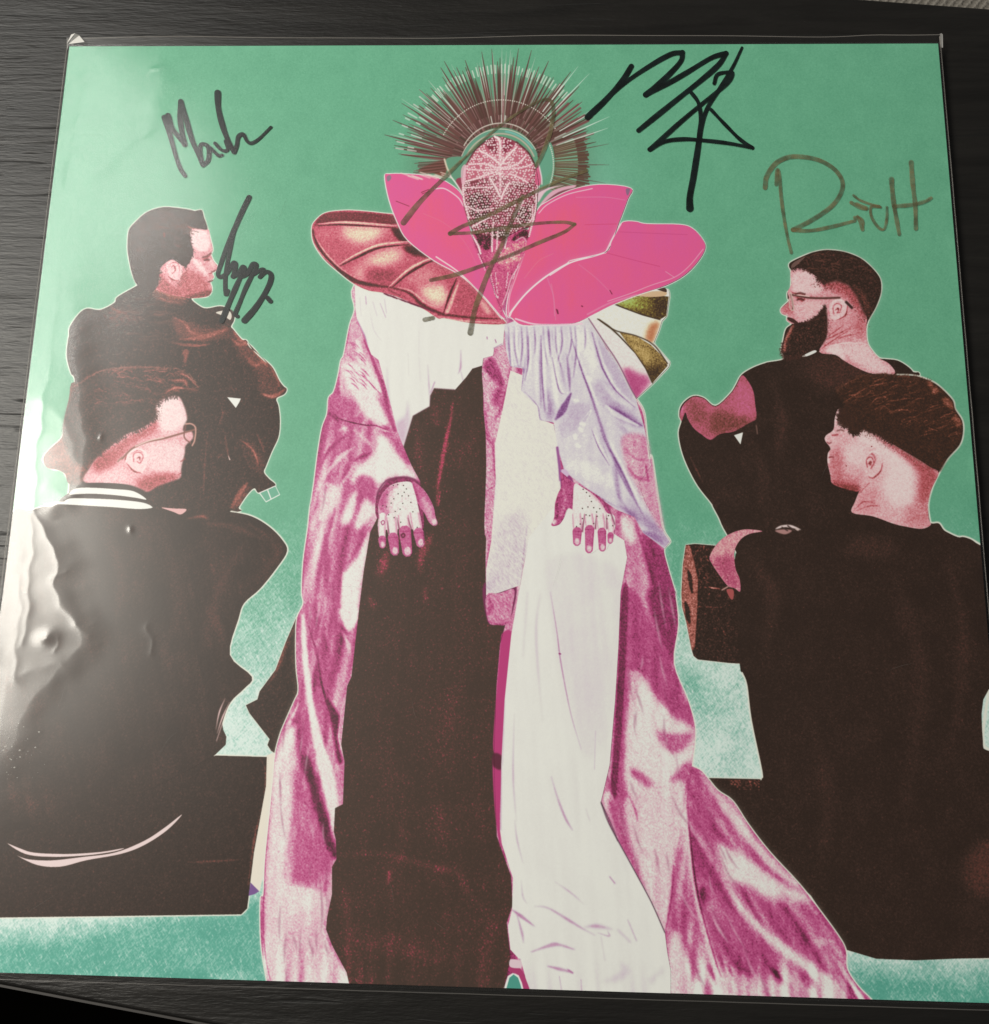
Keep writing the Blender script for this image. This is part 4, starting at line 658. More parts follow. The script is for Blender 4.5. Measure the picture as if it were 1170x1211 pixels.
# gaps beside the head and beaded rims
ink(area(np.array([(640, 180), (650, 168), (655, 185), (652, 200), (640, 214), (633, 205)], float), .5), (104, 164, 134)); ink(area(np.array([(527, 188), (548, 186), (545, 200), (543, 210), (532, 207)], float), .5), (98, 150, 120))
for r, a0, a1, n, w in ((77, -62, 56, 60, .8), (49.5, -62, 40, 58, .8), (62, 62, 118, 26, .9)):
    th_ = np.radians(np.linspace(a0, a1, n)); dots(np.c_[cx0 + r * np.sin(th_), cy0 - r * np.cos(th_)], w, (226, 222, 205), .85)
arc = lambda r, a0, a1: np.array([(cx0 - 1 + r * np.sin(np.radians(a)), cy0 + 6 - r * np.cos(np.radians(a))) for a in np.linspace(a0, a1, 14)])
ink(stroke(arc(46, -70, 66), 4.2, .3), (104, 158, 132)); ink(stroke(arc(48.5, -70, 60), 1.1, .2), (220, 214, 196), .8); ink(stroke(arc(43, -66, 68), 1.6, .3), (198, 180, 160)); ink(stroke(arc(46, 8, 56), 2.0, .3), (120, 186, 172))
ink(stroke(np.array([(525, 188), (528, 198), (532, 206)]), 2, .3), (220, 205, 180))

# --- petals of the collar
PK = [(0, (224, 92, 152)), (.5, (230, 93, 142)), (1, (236, 95, 126))]
def petal(pts, warm, name):
    L = Layer(pts, .35); FIG[name] = L.pts
    for w in warm: L.poly(w[0], w[1], w[2])
    L.noise(G_BIG, .05).noise(G_FOLD, .06); return L.done(PK, .05, halo=(240, 230, 224), hr=2.3)
ink(area(M2('405,625 430,615 445,640 450,700 430,680'), .3), (150, 60, 80)); ink(stroke(M2('380,600 410,640 440,690'), 1.4, .3), CREAM)
for t, c in [('690,720 740,660 820,640 800,660 740,690', (226, 170, 185)), ('700,715 760,665 830,650 780,685', (120, 56, 70)), ('690,660 780,640 720,660 690,700', (232, 196, 204))]: ink(area(M2(t), .3), c)
petal(M2('160,610 175,602 230,602 330,612 400,648 432,690 445,760 470,840 510,930 550,1040 578,1098 560,1090 500,1020 420,950 330,900 240,830 205,770 175,690'), [(M2('260,660 340,680 410,780 460,880 430,900 330,850 250,760'), .7, 20), (M2('180,620 300,620 260,700 200,690'), .15, 14)], 'petal_left')
ink(area(M2('166,612 178,606 182,618 170,628')), (110, 128, 128), .7)
petal(M2('690,725 720,700 800,660 900,640 1010,652 1000,690 970,770 930,868 860,892 760,932 680,992 620,1052 597,1095 583,1085 590,1020 620,920 655,800'), [(M2('700,760 860,700 850,820 700,920 640,980 620,940'), .75, 22), (M2('900,650 1000,660 950,800 900,850'), .2, 16)], 'petal_right')
ink(area(M2('994,655 1008,655 1002,676 996,674')), (110, 110, 128), .7)
lp = cat(P5('490,268 530,247 600,250 670,265 900,270 990,300 1060,380 1072,440 1020,530 930,620 800,690 620,750 440,820 300,890 170,950'), P4('880,958 690,962 620,915 598,900 620,860 720,740 850,630 1000,540'), P5('150,520 385,463 430,380'))
petal(lp, [(P5('0,600 250,540 300,700 100,850 -100,850'), .6, 24), (P5('480,280 900,290 1000,420 700,560 450,440'), .2, 20)], 'petal_low')
for t, w, c, a in [('385,463 300,490 150,530 0,620', 1.3, (240, 222, 222), .95), ('490,265 430,370 385,463', 1.8, (240, 215, 218), .9), ('1060,440 960,560 860,635 700,690 560,745 400,800', 1, (238, 190, 200), .7), ('260,890 420,810 600,755', 2, (232, 160, 185), .5), ('200,545 320,640 420,740', 1.2, (230, 130, 165), .5), ('10,680 30,800 40,930', 1.2, (226, 140, 165), .5), ('390,465 560,510 760,560', .8, (200, 60, 110), .6), ('480,320 700,330 950,340', .8, (200, 70, 125), .6), ('240,270 460,265', .7, (205, 60, 100), .6), ('180,80 380,80 520,100', .9, (232, 140, 175), .6), ('415,725 430,750', 1.2, (120, 30, 60), .8), ('45,855 55,885', 1.4, (120, 30, 60), .8), ('220,832 226,836', 1.6, (120, 30, 60), .8), ('800,595 860,635', .8, (235, 180, 195), .7)]: ink(stroke(P5(t), w, .25), c, a)
for t, w, c, a in [('600,905 625,855 720,740 850,630 1000,540 1170,490', 1.6, (242, 226, 224), .95), ('90,490 250,600 400,750 545,920', 1.6, (240, 222, 214), .9), ('80,20 150,20 240,80 280,140', 1.5, (238, 220, 220), .8), ('0,190 150,260 280,380 380,560', .9, (230, 120, 150), .5), ('800,190 860,130 1000,60 1170,20', 1.2, (240, 215, 220), .8), ('590,880 600,760 640,640 700,470', 1.4, (236, 190, 200), .7), ('700,640 800,520 900,470', .9, (232, 130, 150), .5), ('860,640 900,760 910,900', 1.2, (226, 130, 170), .6), ('640,920 760,955 900,962 1100,955', 2, (240, 205, 215), .9), ('930,860 935,885', 1.4, (110, 30, 56), .8)]: ink(stroke(P4(t), w, .25), c, a)
for t, w in [('690,105 780,140', 1), ('865,45 915,25', 1.2), ('870,55 920,38', 1.0)]: ink(stroke(P3(t), w, .2), (130, 40, 60), .7)
for i in range(12): x, y = 463 + rh.rand() * 62, 203 + rh.rand() * 6; ink(stroke(np.array([(x, y), (x + 12, y + 4)]), 1.6, .3), (236, 214, 200), .7)
# throat
L = Layer(P4('330,330 420,300 720,300 720,380 690,500 640,610 590,740 555,830 540,900 500,760 450,610 380,470'), .5, soft=1)
L.poly(P4('360,320 470,340 470,430 400,430'), .02, 2).poly(P4('610,370 720,290 730,370 700,400'), .02, 2).poly(P4('500,520 660,520 600,720 520,770'), .5, 5).poly(P4('600,420 680,360 720,400 660,520 560,510'), .68, 3).poly(P4('500,430 620,440 680,520 520,540'), .74, 5); L.noise(G_MID, .08).done([(0, (62, 36, 34)), (.3, (190, 62, 110)), (.6, (216, 96, 140)), (.8, (230, 170, 160)), (1, CREAM)], .06)
for t in ('470,620 500,750 520,770', '590,600 575,700', '380,470 430,580', '500,600 515,740', '660,540 620,640'):
    p = smooth(P4(t), False, 5) if len(P4(t)) > 2 else np.linspace(*P4(t), 7); dots(np.vstack([p, (p[:-1] + p[1:]) / 2]) + rh.randn(2 * len(p) - 1, 2) * .3, .8, (236, 200, 205), .9)
ink(stroke(P4('660,560 610,640 580,740 550,820'), 1.2, .3), (238, 205, 208), .8); ink(stroke(P4('640,380 690,355 715,390'), 1.1, .3), (238, 200, 205), .8)

# --- beaded mask
MK = lambda t: Z(520, 140, 7.3125, t)
mask = MK('470,155 560,165 660,205 760,290 810,380 830,440 850,560 840,700 830,830 800,930 700,960 600,1010 520,1060 440,1020 330,1000 270,950 230,850 200,740 195,600 200,450 240,370 310,270 400,190'); FIG['mask'] = mask
ink(area(mask, .4), (128, 58, 68))
ink(area(MK('300,280 470,175 700,240 790,350 800,520 700,560 500,500 240,540 215,440'), 2), (196, 104, 122))
ink(area(MK('430,300 620,300 680,480 600,620 520,760 440,640 380,480'), 5), (206, 132, 146), .5)
ink(area(MK('390,210 470,175 490,300 440,290'), 1), (132, 46, 64)); ink(area(MK('550,190 640,220 570,300 540,290'), 1), (140, 48, 70))
ink(area(MK('250,700 330,650 440,720 400,860 300,900'), 1), (80, 40, 40)); ink(area(MK('330,900 520,960 600,1000 470,1040'), 1), (78, 46, 40)); ink(area(MK('650,820 740,760 790,800 760,900 680,900'), 1), (84, 46, 44))
pts = []
for yy in np.arange(170, 1030, 21):
    for xx in np.arange(200, 850, 21):
        pts.append((xx + (yy // 21 % 2) * 10 + rh.randn() * 3 + 6 * np.sin(yy / 60), yy + rh.randn() * 3 + .0004 * (xx - 520) ** 2))
pts = np.array(pts); mp = mask * 7.3125 - np.array([520, 140]) * 7.3125
def inside(p, q):
    r = np.zeros(len(p), bool)
    for i in range(len(q)):
        a, b = q[i - 1], q[i]; c = (a[1] > p[:, 1]) != (b[1] > p[:, 1]); r ^= c & (p[:, 0] < (b[0] - a[0]) * (p[:, 1] - a[1]) / (b[1] - a[1] + 1e-9) + a[0])
    return r
pts = pts[inside(pts, mp)]
for p in pts:
    k = rh.rand(); d = abs(p[0] - 520) / 300
    if p[1] < 560 and k < .25: continue
    dots(p[None] / 7.3125 + [520, 140], .95 + .3 * rh.rand(), (238, 214, 212) if k > .4 else (226, 150, 168), .92)
for t, w in [('470,155 515,200 520,330 520,620', 3.0), ('340,280 430,330 520,400', 2.6), ('650,260 590,320 530,400', 2.6), ('250,400 380,395 520,430 660,400 740,330', 2.2), ('220,440 360,450 520,440 700,430 800,395', 2.0), ('215,550 320,520 460,470', 2.2), ('600,480 700,520 760,560', 2), ('430,520 480,600 520,680', 2.4), ('600,560 560,620 530,700', 2.4), ('200,600 300,600 440,600', 1.8), ('215,430 200,560 205,700 250,860', 2.6), ('840,420 850,540 845,640', 2.6), ('230,760 330,800 460,780', 1.8), ('280,940 350,900 420,860', 2), ('660,860 720,930 790,880 800,760', 1.8), ('720,720 660,810 640,870', 2), ('830,620 830,760 800,900 770,1020', 2.2), ('460,900 450,1060 450,1150', 2.2), ('500,960 490,1130', 2), ('580,1010 560,1120', 2.2), ('270,1000 330,1100 350,1170', 2.4)]:
    p = smooth(MK(t), False, 7) if len(MK(t)) > 2 else np.linspace(*MK(t), 9)
    ink(stroke(p, w * 1.1, .3, (.8, .8), False), (232, 186, 192), .95); dots(p + rh.randn(*p.shape) * .25, w * .36, (244, 230, 224), .95)
for i in range(110):
    p = MK('%f,%f' % (520 + rh.randn() * 95, 470 + rh.randn() * 95)); dots(p, .8, (242, 228, 220), .85)
ink(area(MK('205,400 225,420 215,560 185,560 180,450')), (232, 180, 192), .8); ink(area(MK('830,440 855,400 875,520 860,580 820,560')), (216, 92, 130), .9); ink(stroke(MK('850,390 875,500 880,570'), 1.4, .3), (240, 220, 220))
ink(stroke(MK('390,200 300,280 240,380'), 1.8, .4), (90, 40, 44), .8); ink(stroke(MK('660,205 760,295 810,385'), 2.4, .4), (86, 44, 44), .8)
C *= np.array((.99, 1.008, 1.05), np.float32)                     # neutral white stock
np.clip(C, 0, 255, out=C)
# ---------------------------------------------------------------- helpers
def tag(o, label=None, cat_=None, group=None, kind=None):
    if label: o['label'] = label
    if cat_: o['category'] = cat_
    if group: o['group'] = group
    if kind: o['kind'] = kind
    return o

def empty(name, loc=(0, 0, 0), rz=0):
    o = bpy.data.objects.new(name, None); COL.objects.link(o); o.location = loc; o.rotation_euler.z = rz; o.empty_display_size = .02
    return o

def mesh_obj(name, verts, faces, mat, parent=None, smooth_=False):
    me = bpy.data.meshes.new(name); me.from_pydata([tuple(map(float, v)) for v in verts], [], faces); me.update()
    o = bpy.data.objects.new(name, me); COL.objects.link(o)
    if mat: me.materials.append(mat)
    if parent: o.parent = parent
    if smooth_: me.polygons.foreach_set('use_smooth', [True] * len(me.polygons))
    return o

def bm_obj(name, bm, mat, parent=None, smooth_=False):
    me = bpy.data.meshes.new(name); bm.to_mesh(me); bm.free()
    o = bpy.data.objects.new(name, me); COL.objects.link(o); me.materials.append(mat)
    if parent: o.parent = parent
    if smooth_: me.polygons.foreach_set('use_smooth', [True] * len(me.polygons))
    return o

def box_bm(x0, x1, y0, y1, z0, z1, bev=0, seg=2):
    bm = bmesh.new(); bmesh.ops.create_cube(bm, size=1)
    for v in bm.verts: v.co = Vector(((x0 + x1) / 2 + v.co.x * (x1 - x0), (y0 + y1) / 2 + v.co.y * (y1 - y0), (z0 + z1) / 2 + v.co.z * (z1 - z0)))
    if bev: bmesh.ops.bevel(bm, geom=bm.edges[:], offset=bev, segments=seg, affect='EDGES', profile=.5)
    return bm

def mat(name):
    m = bpy.data.materials.new(name); m.use_nodes = True; nt = m.node_tree
    return m, nt, nt.nodes['Principled BSDF']

def node(nt, t, **kw):
    n = nt.nodes.new(t)
    for k, v in kw.items():
        if k in n.inputs: n.inputs[k].default_value = v
        else: setattr(n, k, v)
    return n

# ---------------------------------------------------------------- materials
m_print, nt, bs = mat('printed_card')
img = bpy.data.images.new('cover_artwork', N, N, alpha=False)
buf = np.ones((N, N, 4), np.float32); buf[..., :3] = C[::-1] / 255.0
img.pixels.foreach_set(buf.ravel()); img.update(); img.pack(); del buf
ti = node(nt, 'ShaderNodeTexImage'); ti.image = img; ti.interpolation = 'Cubic'; ti.extension = 'EXTEND'
nt.links.new(ti.outputs[0], bs.inputs['Base Color'])
bs.inputs['Roughness'].default_value = .5; bs.inputs['Specular IOR Level'].default_value = .32
tc = node(nt, 'ShaderNodeTexCoord'); nz = node(nt, 'ShaderNodeTexNoise', Scale=900.0, Detail=3.0); bp = node(nt, 'ShaderNodeBump', Strength=.05, Distance=.0003)
nt.links.new(tc.outputs['Object'], nz.inputs['Vector']); nt.links.new(nz.outputs[0], bp.inputs['Height']); nt.links.new(bp.outputs[0], bs.inputs['Normal'])

m_card, nt, bs = mat('card_edge'); bs.inputs['Base Color'].default_value = (.05, .085, .07, 1); bs.inputs['Roughness'].default_value = .6

def ink_mat(name, col, rough, alpha):
    m, nt, bs = mat(name); bs.inputs['Base Color'].default_value = col; bs.inputs['Specular IOR Level'].default_value = .25; bs.inputs['Roughness'].default_value = rough
    tc = node(nt, 'ShaderNodeTexCoord'); nz = node(nt, 'ShaderNodeTexNoise', Scale=420.0, Detail=2.0)
    mr = node(nt, 'ShaderNodeMapRange'); mr.inputs[1].default_value = .3; mr.inputs[2].default_value = .7; mr.inputs[3].default_value = alpha[0]; mr.inputs[4].default_value = alpha[1]
    nt.links.new(tc.outputs['Object'], nz.inputs['Vector']); nt.links.new(nz.outputs[0], mr.inputs[0]); nt.links.new(mr.outputs[0], bs.inputs['Alpha'])
    n3 = node(nt, 'ShaderNodeTexNoise', Scale=260.0, Detail=3.0); c3 = node(nt, 'ShaderNodeValToRGB'); nt.links.new(tc.outputs['Object'], n3.inputs['Vector'])
    c3.color_ramp.elements[0].position = .38; c3.color_ramp.elements[0].color = tuple(.6 * v for v in col[:3]) + (1,); c3.color_ramp.elements[1].position = .66; c3.color_ramp.elements[1].color = tuple(min(1, 1.5 * v) for v in col[:3]) + (1,)
    nt.links.new(n3.outputs[0], c3.inputs[0]); nt.links.new(c3.outputs[0], bs.inputs['Base Color'])
    return m
m_black = ink_mat('black_marker', (.004, .009, .009, 1), .34, (.9, 1.0))
m_gold = ink_mat('gold_marker', (.16, .132, .064, 1), .5, (.42, .68))

def film_mat(name, rough, gain, bump):
    m = bpy.data.materials.new(name); m.use_nodes = True; nt = m.node_tree; nt.nodes.clear()
    out = node(nt, 'ShaderNodeOutputMaterial'); mix = node(nt, 'ShaderNodeMixShader'); tr = node(nt, 'ShaderNodeBsdfTransparent'); gl = node(nt, 'ShaderNodeBsdfGlossy', Roughness=rough); g2 = node(nt, 'ShaderNodeBsdfGlossy', Roughness=.36); gm = node(nt, 'ShaderNodeMixShader'); gm.inputs[0].default_value = .25; nt.links.new(gl.outputs[0], gm.inputs[1]); nt.links.new(g2.outputs[0], gm.inputs[2])
    tr.inputs[0].default_value = (.975, .975, .97, 1); gl.inputs[0].default_value = (1, 1, 1, 1)
    fr = node(nt, 'ShaderNodeLayerWeight', Blend=.5); pw = node(nt, 'ShaderNodeMath', operation='POWER'); pw.inputs[1].default_value = 5.0
    mu = node(nt, 'ShaderNodeMath', operation='MULTIPLY_ADD'); mu.inputs[1].default_value = .9; mu.inputs[2].default_value = .042 * gain      # same from both faces
    nt.links.new(fr.outputs['Facing'], pw.inputs[0]); nt.links.new(pw.outputs[0], mu.inputs[0]); nt.links.new(mu.outputs[0], mix.inputs[0]); nt.links.new(tr.outputs[0], mix.inputs[1]); nt.links.new(gm.outputs[0], mix.inputs[2]); nt.links.new(mix.outputs[0], out.inputs[0])
    return m
m_film = film_mat('clear_film', .18, .9, 0)
m_seam, nt, bs = mat('seam_plastic'); bs.inputs['Base Color'].default_value = (.32, .30, .28, 1); bs.inputs['Roughness'].default_value = .22; bs.inputs['Alpha'].default_value = .55

m_fold, nt, bs = mat('fold_plastic'); bs.inputs['Base Color'].default_value = (.2, .19, .18, 1); bs.inputs['Roughness'].default_value = .3; bs.inputs['Alpha'].default_value = .22
m_crease, nt, bs = mat('crumpled_film'); bs.inputs['Base Color'].default_value = (.8, .79, .76, 1); bs.inputs['Roughness'].default_value = .15; bs.inputs['Alpha'].default_value = .75  # opaque white carries the highlight of the clear corner folds
m_dust, nt, bs = mat('pale_dust'); bs.inputs['Base Color'].default_value = (.7, .69, .65, 1); bs.inputs['Roughness'].default_value = .9; bs.inputs['Alpha'].default_value = .42
m_table, nt, bs = mat('dark_woodgrain')
tc = node(nt, 'ShaderNodeTexCoord'); mp = node(nt, 'ShaderNodeMapping'); mp.inputs['Rotation'].default_value = (0, 0, .115); mp.inputs['Scale'].default_value = (20.0, 190.0, 5.0)
wv = node(nt, 'ShaderNodeTexNoise', Scale=1.0, Detail=5.0, Roughness=.62, Distortion=.5)
mp2 = node(nt, 'ShaderNodeMapping'); mp2.inputs['Rotation'].default_value = (0, 0, .115); mp2.inputs['Scale'].default_value = (160.0, 900.0, 28.0); n2 = node(nt, 'ShaderNodeTexNoise', Scale=1.0, Detail=3.0, Roughness=.65)
mp3 = node(nt, 'ShaderNodeMapping'); mp3.inputs['Rotation'].default_value = (0, 0, .115); mp3.inputs['Location'].default_value = (3.1, 7.7, 0); mp3.inputs['Scale'].default_value = (30.0, 420.0, 5.0); n3 = node(nt, 'ShaderNodeTexNoise', Scale=1.0, Detail=2.0, Roughness=.5, Distortion=.8)
for a, b in ((mp, wv), (mp2, n2), (mp3, n3)): nt.links.new(tc.outputs['Object'], a.inputs[0]); nt.links.new(a.outputs[0], b.inputs['Vector'])
cr = node(nt, 'ShaderNodeValToRGB'); cr.color_ramp.elements[0].position = .34; cr.color_ramp.elements[0].color = (.006, .0055, .005, 1); cr.color_ramp.elements[1].position = .68; cr.color_ramp.elements[1].color = (.0115, .0105, .0095, 1)
crk = node(nt, 'ShaderNodeMapRange'); crk.inputs[1].default_value = .62; crk.inputs[2].default_value = .74; crk.inputs[3].default_value = 0.0; crk.inputs[4].default_value = 1.0
nt.links.new(n3.outputs[0], crk.inputs[0])
mc = node(nt, 'ShaderNodeMix', data_type='RGBA'); mc.inputs['B'].default_value = (.0015, .0014, .0012, 1)
nt.links.new(wv.outputs[0], cr.inputs[0]); nt.links.new(crk.outputs[0], mc.inputs[0]); nt.links.new(cr.outputs[0], mc.inputs[6]); mc.inputs[7].default_value = (.0015, .0014, .0012, 1); nt.links.new(mc.outputs[2], bs.inputs['Base Color'])
rg = node(nt, 'ShaderNodeMapRange'); rg.inputs[3].default_value = .42; rg.inputs[4].default_value = .70; bs.inputs['Specular IOR Level'].default_value = .36
nt.links.new(crk.outputs[0], rg.inputs[0]); nt.links.new(rg.outputs[0], bs.inputs['Roughness'])
ad = node(nt, 'ShaderNodeMath', operation='MULTIPLY_ADD'); ad.inputs[1].default_value = .45; nt.links.new(n2.outputs[0], ad.inputs[0]); nt.links.new(wv.outputs[0], ad.inputs[2])
sb = node(nt, 'ShaderNodeMath', operation='MULTIPLY_ADD'); sb.inputs[1].default_value = -.32; nt.links.new(crk.outputs[0], sb.inputs[0]); nt.links.new(ad.outputs[0], sb.inputs[2])
bp = node(nt, 'ShaderNodeBump', Strength=.42, Distance=.0010); nt.links.new(sb.outputs[0], bp.inputs['Height']); nt.links.new(bp.outputs[0], bs.inputs['Normal'])

m_edge, nt, bs = mat('table_edge_band'); bs.inputs['Base Color'].default_value = (.035, .032, .03, 1); bs.inputs['Roughness'].default_value = .5

m_floor, nt, bs = mat('beige_carpet'); bs.inputs['Roughness'].default_value = .95
tc = node(nt, 'ShaderNodeTexCoord'); mp = node(nt, 'ShaderNodeMapping'); mp.inputs['Rotation'].default_value = (0, 0, .7); wv = node(nt, 'ShaderNodeTexWave', Scale=36.0, Distortion=1.2, Detail=2.0)
wv.inputs['Detail Scale'].default_value = 4.0
n2 = node(nt, 'ShaderNodeTexNoise', Scale=260.0, Detail=3.0); cr = node(nt, 'ShaderNodeValToRGB')
cr.color_ramp.elements[0].color = (.20, .18, .15, 1); cr.color_ramp.elements[1].color = (.52, .48, .42, 1)
mx = node(nt, 'ShaderNodeMath', operation='MULTIPLY_ADD'); mx.inputs[1].default_value = .5
nt.links.new(tc.outputs['Object'], mp.inputs[0]); nt.links.new(mp.outputs[0], wv.inputs['Vector']); nt.links.new(mp.outputs[0], n2.inputs['Vector'])
hf = node(nt, 'ShaderNodeMath', operation='MULTIPLY'); hf.inputs[1].default_value = .5; nt.links.new(n2.outputs[0], hf.inputs[0]); nt.links.new(wv.outputs['Fac'], mx.inputs[0]); nt.links.new(hf.outputs[0], mx.inputs[2]); nt.links.new(mx.outputs[0], cr.inputs[0]); nt.links.new(cr.outputs[0], bs.inputs['Base Color'])
bp = node(nt, 'ShaderNodeBump', Strength=.8, Distance=.006); nt.links.new(mx.outputs[0], bp.inputs['Height']); nt.links.new(bp.outputs[0], bs.inputs['Normal'])

m_floor_shade, nt, bs = mat('shaded_floor'); bs.inputs['Base Color'].default_value = (.0012, .001, .0009, 1); bs.inputs['Roughness'].default_value = .9; bs.inputs['Specular IOR Level'].default_value = 0.0  # near-black colour stands in for the shade on the floor beside the table

# ---------------------------------------------------------------- floor and table
S = 0.315                      # side of the cover
ZT = -0.0047                   # table surface
NEAR_M, NEAR_B, FAR_M, FAR_B = -0.1400, -0.1834, -0.0915, 0.1920
tag(mesh_obj('floor', [(-4, -4, -.745), (4, -4, -.745), (4, 4, -.745), (-4, 4, -.745)], [(0, 1, 2, 3)], m_floor_shade), kind='structure')
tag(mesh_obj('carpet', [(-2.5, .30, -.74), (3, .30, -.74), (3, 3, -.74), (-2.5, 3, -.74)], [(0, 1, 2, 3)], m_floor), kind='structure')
table = tag(empty('table', (0, 0, -.74)), 'dark wood-grain table top under the record cover', 'table')
near = lambda x: NEAR_M * x + NEAR_B                       # the two long edges as measured
far = lambda x: FAR_M * x + FAR_B
TX0, TX1, zt, zb = -.85, .70, ZT + .74, ZT + .74 - .022
bm = bmesh.new(); c = [(TX0, near(TX0) + .0008), (TX1, near(TX1) + .0008), (TX1, far(TX1)), (TX0, far(TX0))]
lo = [bm.verts.new((x, y, zb)) for x, y in c]; hi = [bm.verts.new((x, y, zt)) for x, y in c]
bm.faces.new(hi); bm.faces.new(lo[::-1])
for k in range(4): bm.faces.new((lo[k], lo[(k + 1) % 4], hi[(k + 1) % 4], hi[k]))
bmesh.ops.bevel(bm, geom=bm.edges[:], offset=.0010, segments=3, affect='EDGES', profile=.5)
bm_obj('table_top', bm, m_table, table)
bm = bmesh.new(); V8 = [bm.verts.new((x, near(x) + dy, z)) for z in (zb + .0006, zt - .0002) for x, dy in ((TX0, 0), (TX1, 0), (TX1, .0007), (TX0, .0007))]
for f in ((3, 2, 1, 0), (4, 5, 6, 7), (0, 1, 5, 4), (1, 2, 6, 5), (2, 3, 7, 6), (3, 0, 4, 7)): bm.faces.new([V8[k] for k in f])
bm_obj('edge_band', bm, m_edge, table)
for lx in (TX0 + .06, TX1 - .06):
    for ly in (near(lx) + .05, far(lx) - .05): bm_obj('leg', box_bm(lx - .02, lx + .02, ly - .02, ly + .02, -.004, zb, .002, 2), m_table, table)

# ---------------------------------------------------------------- record cover
sleeve = tag(empty('record_cover', (0, 0, ZT)), 'square record cover printed with a masked robed figure between four seated men, signed in marker', 'record cover')
def to_xyz(uv, z): uv = np.asarray(uv); return np.c_[(uv[:, 0] - .5) * S, (.5 - uv[:, 1]) * S, np.full(len(uv), z - ZT)]
bm_obj('card_jacket', box_bm(-S / 2, S / 2, -S / 2, S / 2, .0004, -.0002 - ZT, .0009, 3), m_card, sleeve, True)

def uv_mesh(name, uv, z, parent, label=None):
    e = .0012; P = [tuple(p) for p in uv]
    for ax, lim, s in ((0, e, 1), (0, 1 - e, -1), (1, e, 1), (1, 1 - e, -1)):        # clip to the card's front
        out = []
        for i in range(len(P)):
            a, b = P[i - 1], P[i]; ia, ib = s * (a[ax] - lim) >= 0, s * (b[ax] - lim) >= 0
            if ia != ib:
                t = (lim - a[ax]) / (b[ax] - a[ax]); out.append((a[0] + (b[0] - a[0]) * t, a[1] + (b[1] - a[1]) * t))
            if ib: out.append(b)
        P = out
    keep = [P[0]]
    for p in P[1:]:
        if abs(p[0] - keep[-1][0]) + abs(p[1] - keep[-1][1]) > 2e-4: keep.append(p)
    P = np.array(keep); X = to_xyz(P, z)
    tri = tessellate_polygon([[Vector((p[0], -p[1], 0)) for p in P]])
    F = []
    for a, b, c in tri:
        ar = (X[b][0] - X[a][0]) * (X[c][1] - X[a][1]) - (X[c][0] - X[a][0]) * (X[b][1] - X[a][1])
        if abs(ar) > 1e-12: F.append((a, b, c) if ar > 0 else (a, c, b))
    o = mesh_obj(name, X, F, m_print, parent); ul = o.data.uv_layers.new(name='cover')
    for l in o.data.loops: p = P[l.vertex_index]; ul.data[l.index].uv = (p[0], 1 - p[1])
    if label: o['label'] = label
    return o

uv_mesh('front_print', np.array([(0, 0), (1, 0), (1, 1), (0, 1)], float), 0, sleeve, 'teal printed front of the cover')
def part_of(name, key, k, parent, label=None): return uv_mesh(name, to_uv(FIG[key]), k * 1.2e-5, parent, label)
part_of('printed_block', 'left_block', 1, sleeve, 'dark printed block below the left men')
part_of('printed_box', 'wood_box', 1, sleeve, 'printed wooden box beside the right men')
part_of('printed_person', 'man_a', 2, sleeve, 'printed man in dark jacket in profile, upper left')
part_of('printed_person', 'man_b', 3, sleeve, 'printed man with glasses in striped-collar jacket seen from behind')
pc = part_of('printed_person', 'man_c', 2, sleeve, 'printed bearded man with glasses in sleeveless top')
part_of('printed_arm', 'arm', 3, pc, 'bare pink arm of the bearded man')
pd = part_of('printed_person', 'man_d', 4, sleeve, 'printed young man with undercut hair seen from behind')
part_of('printed_arm', 'forearm', 5, pd); part_of('printed_face', 'skin_d', 5, pd); part_of('printed_hair', 'hair_d', 6, pd)
pm = part_of('printed_person', 'robe', 5, sleeve, 'printed masked figure in magenta and white robes, centre')
for k, (key, nm, lb) in enumerate([('gown', 'printed_gown', 'dark brown gown'), ('white_column', 'printed_sash', 'white hanging cloth'), ('skirt', 'printed_skirt', 'white draped skirt'), ('blouse', 'printed_blouse', 'white ragged blouse'),
                                   ('satin', 'printed_drape', 'lilac satin drape'), ('hand_l', 'printed_hand', None), ('hand_r', 'printed_hand', None), ('wing_left', 'printed_wing', 'ribbed pink shoulder wing'), ('wing_right', 'printed_wing', 'gold and white shoulder wing'),
                                   ('petal_left', 'printed_petal', None), ('petal_right', 'printed_petal', None), ('petal_low', 'printed_petal', None), ('mask', 'printed_mask', 'beaded mask')]):
    part_of(nm, key, 6 + k, pm, lb)

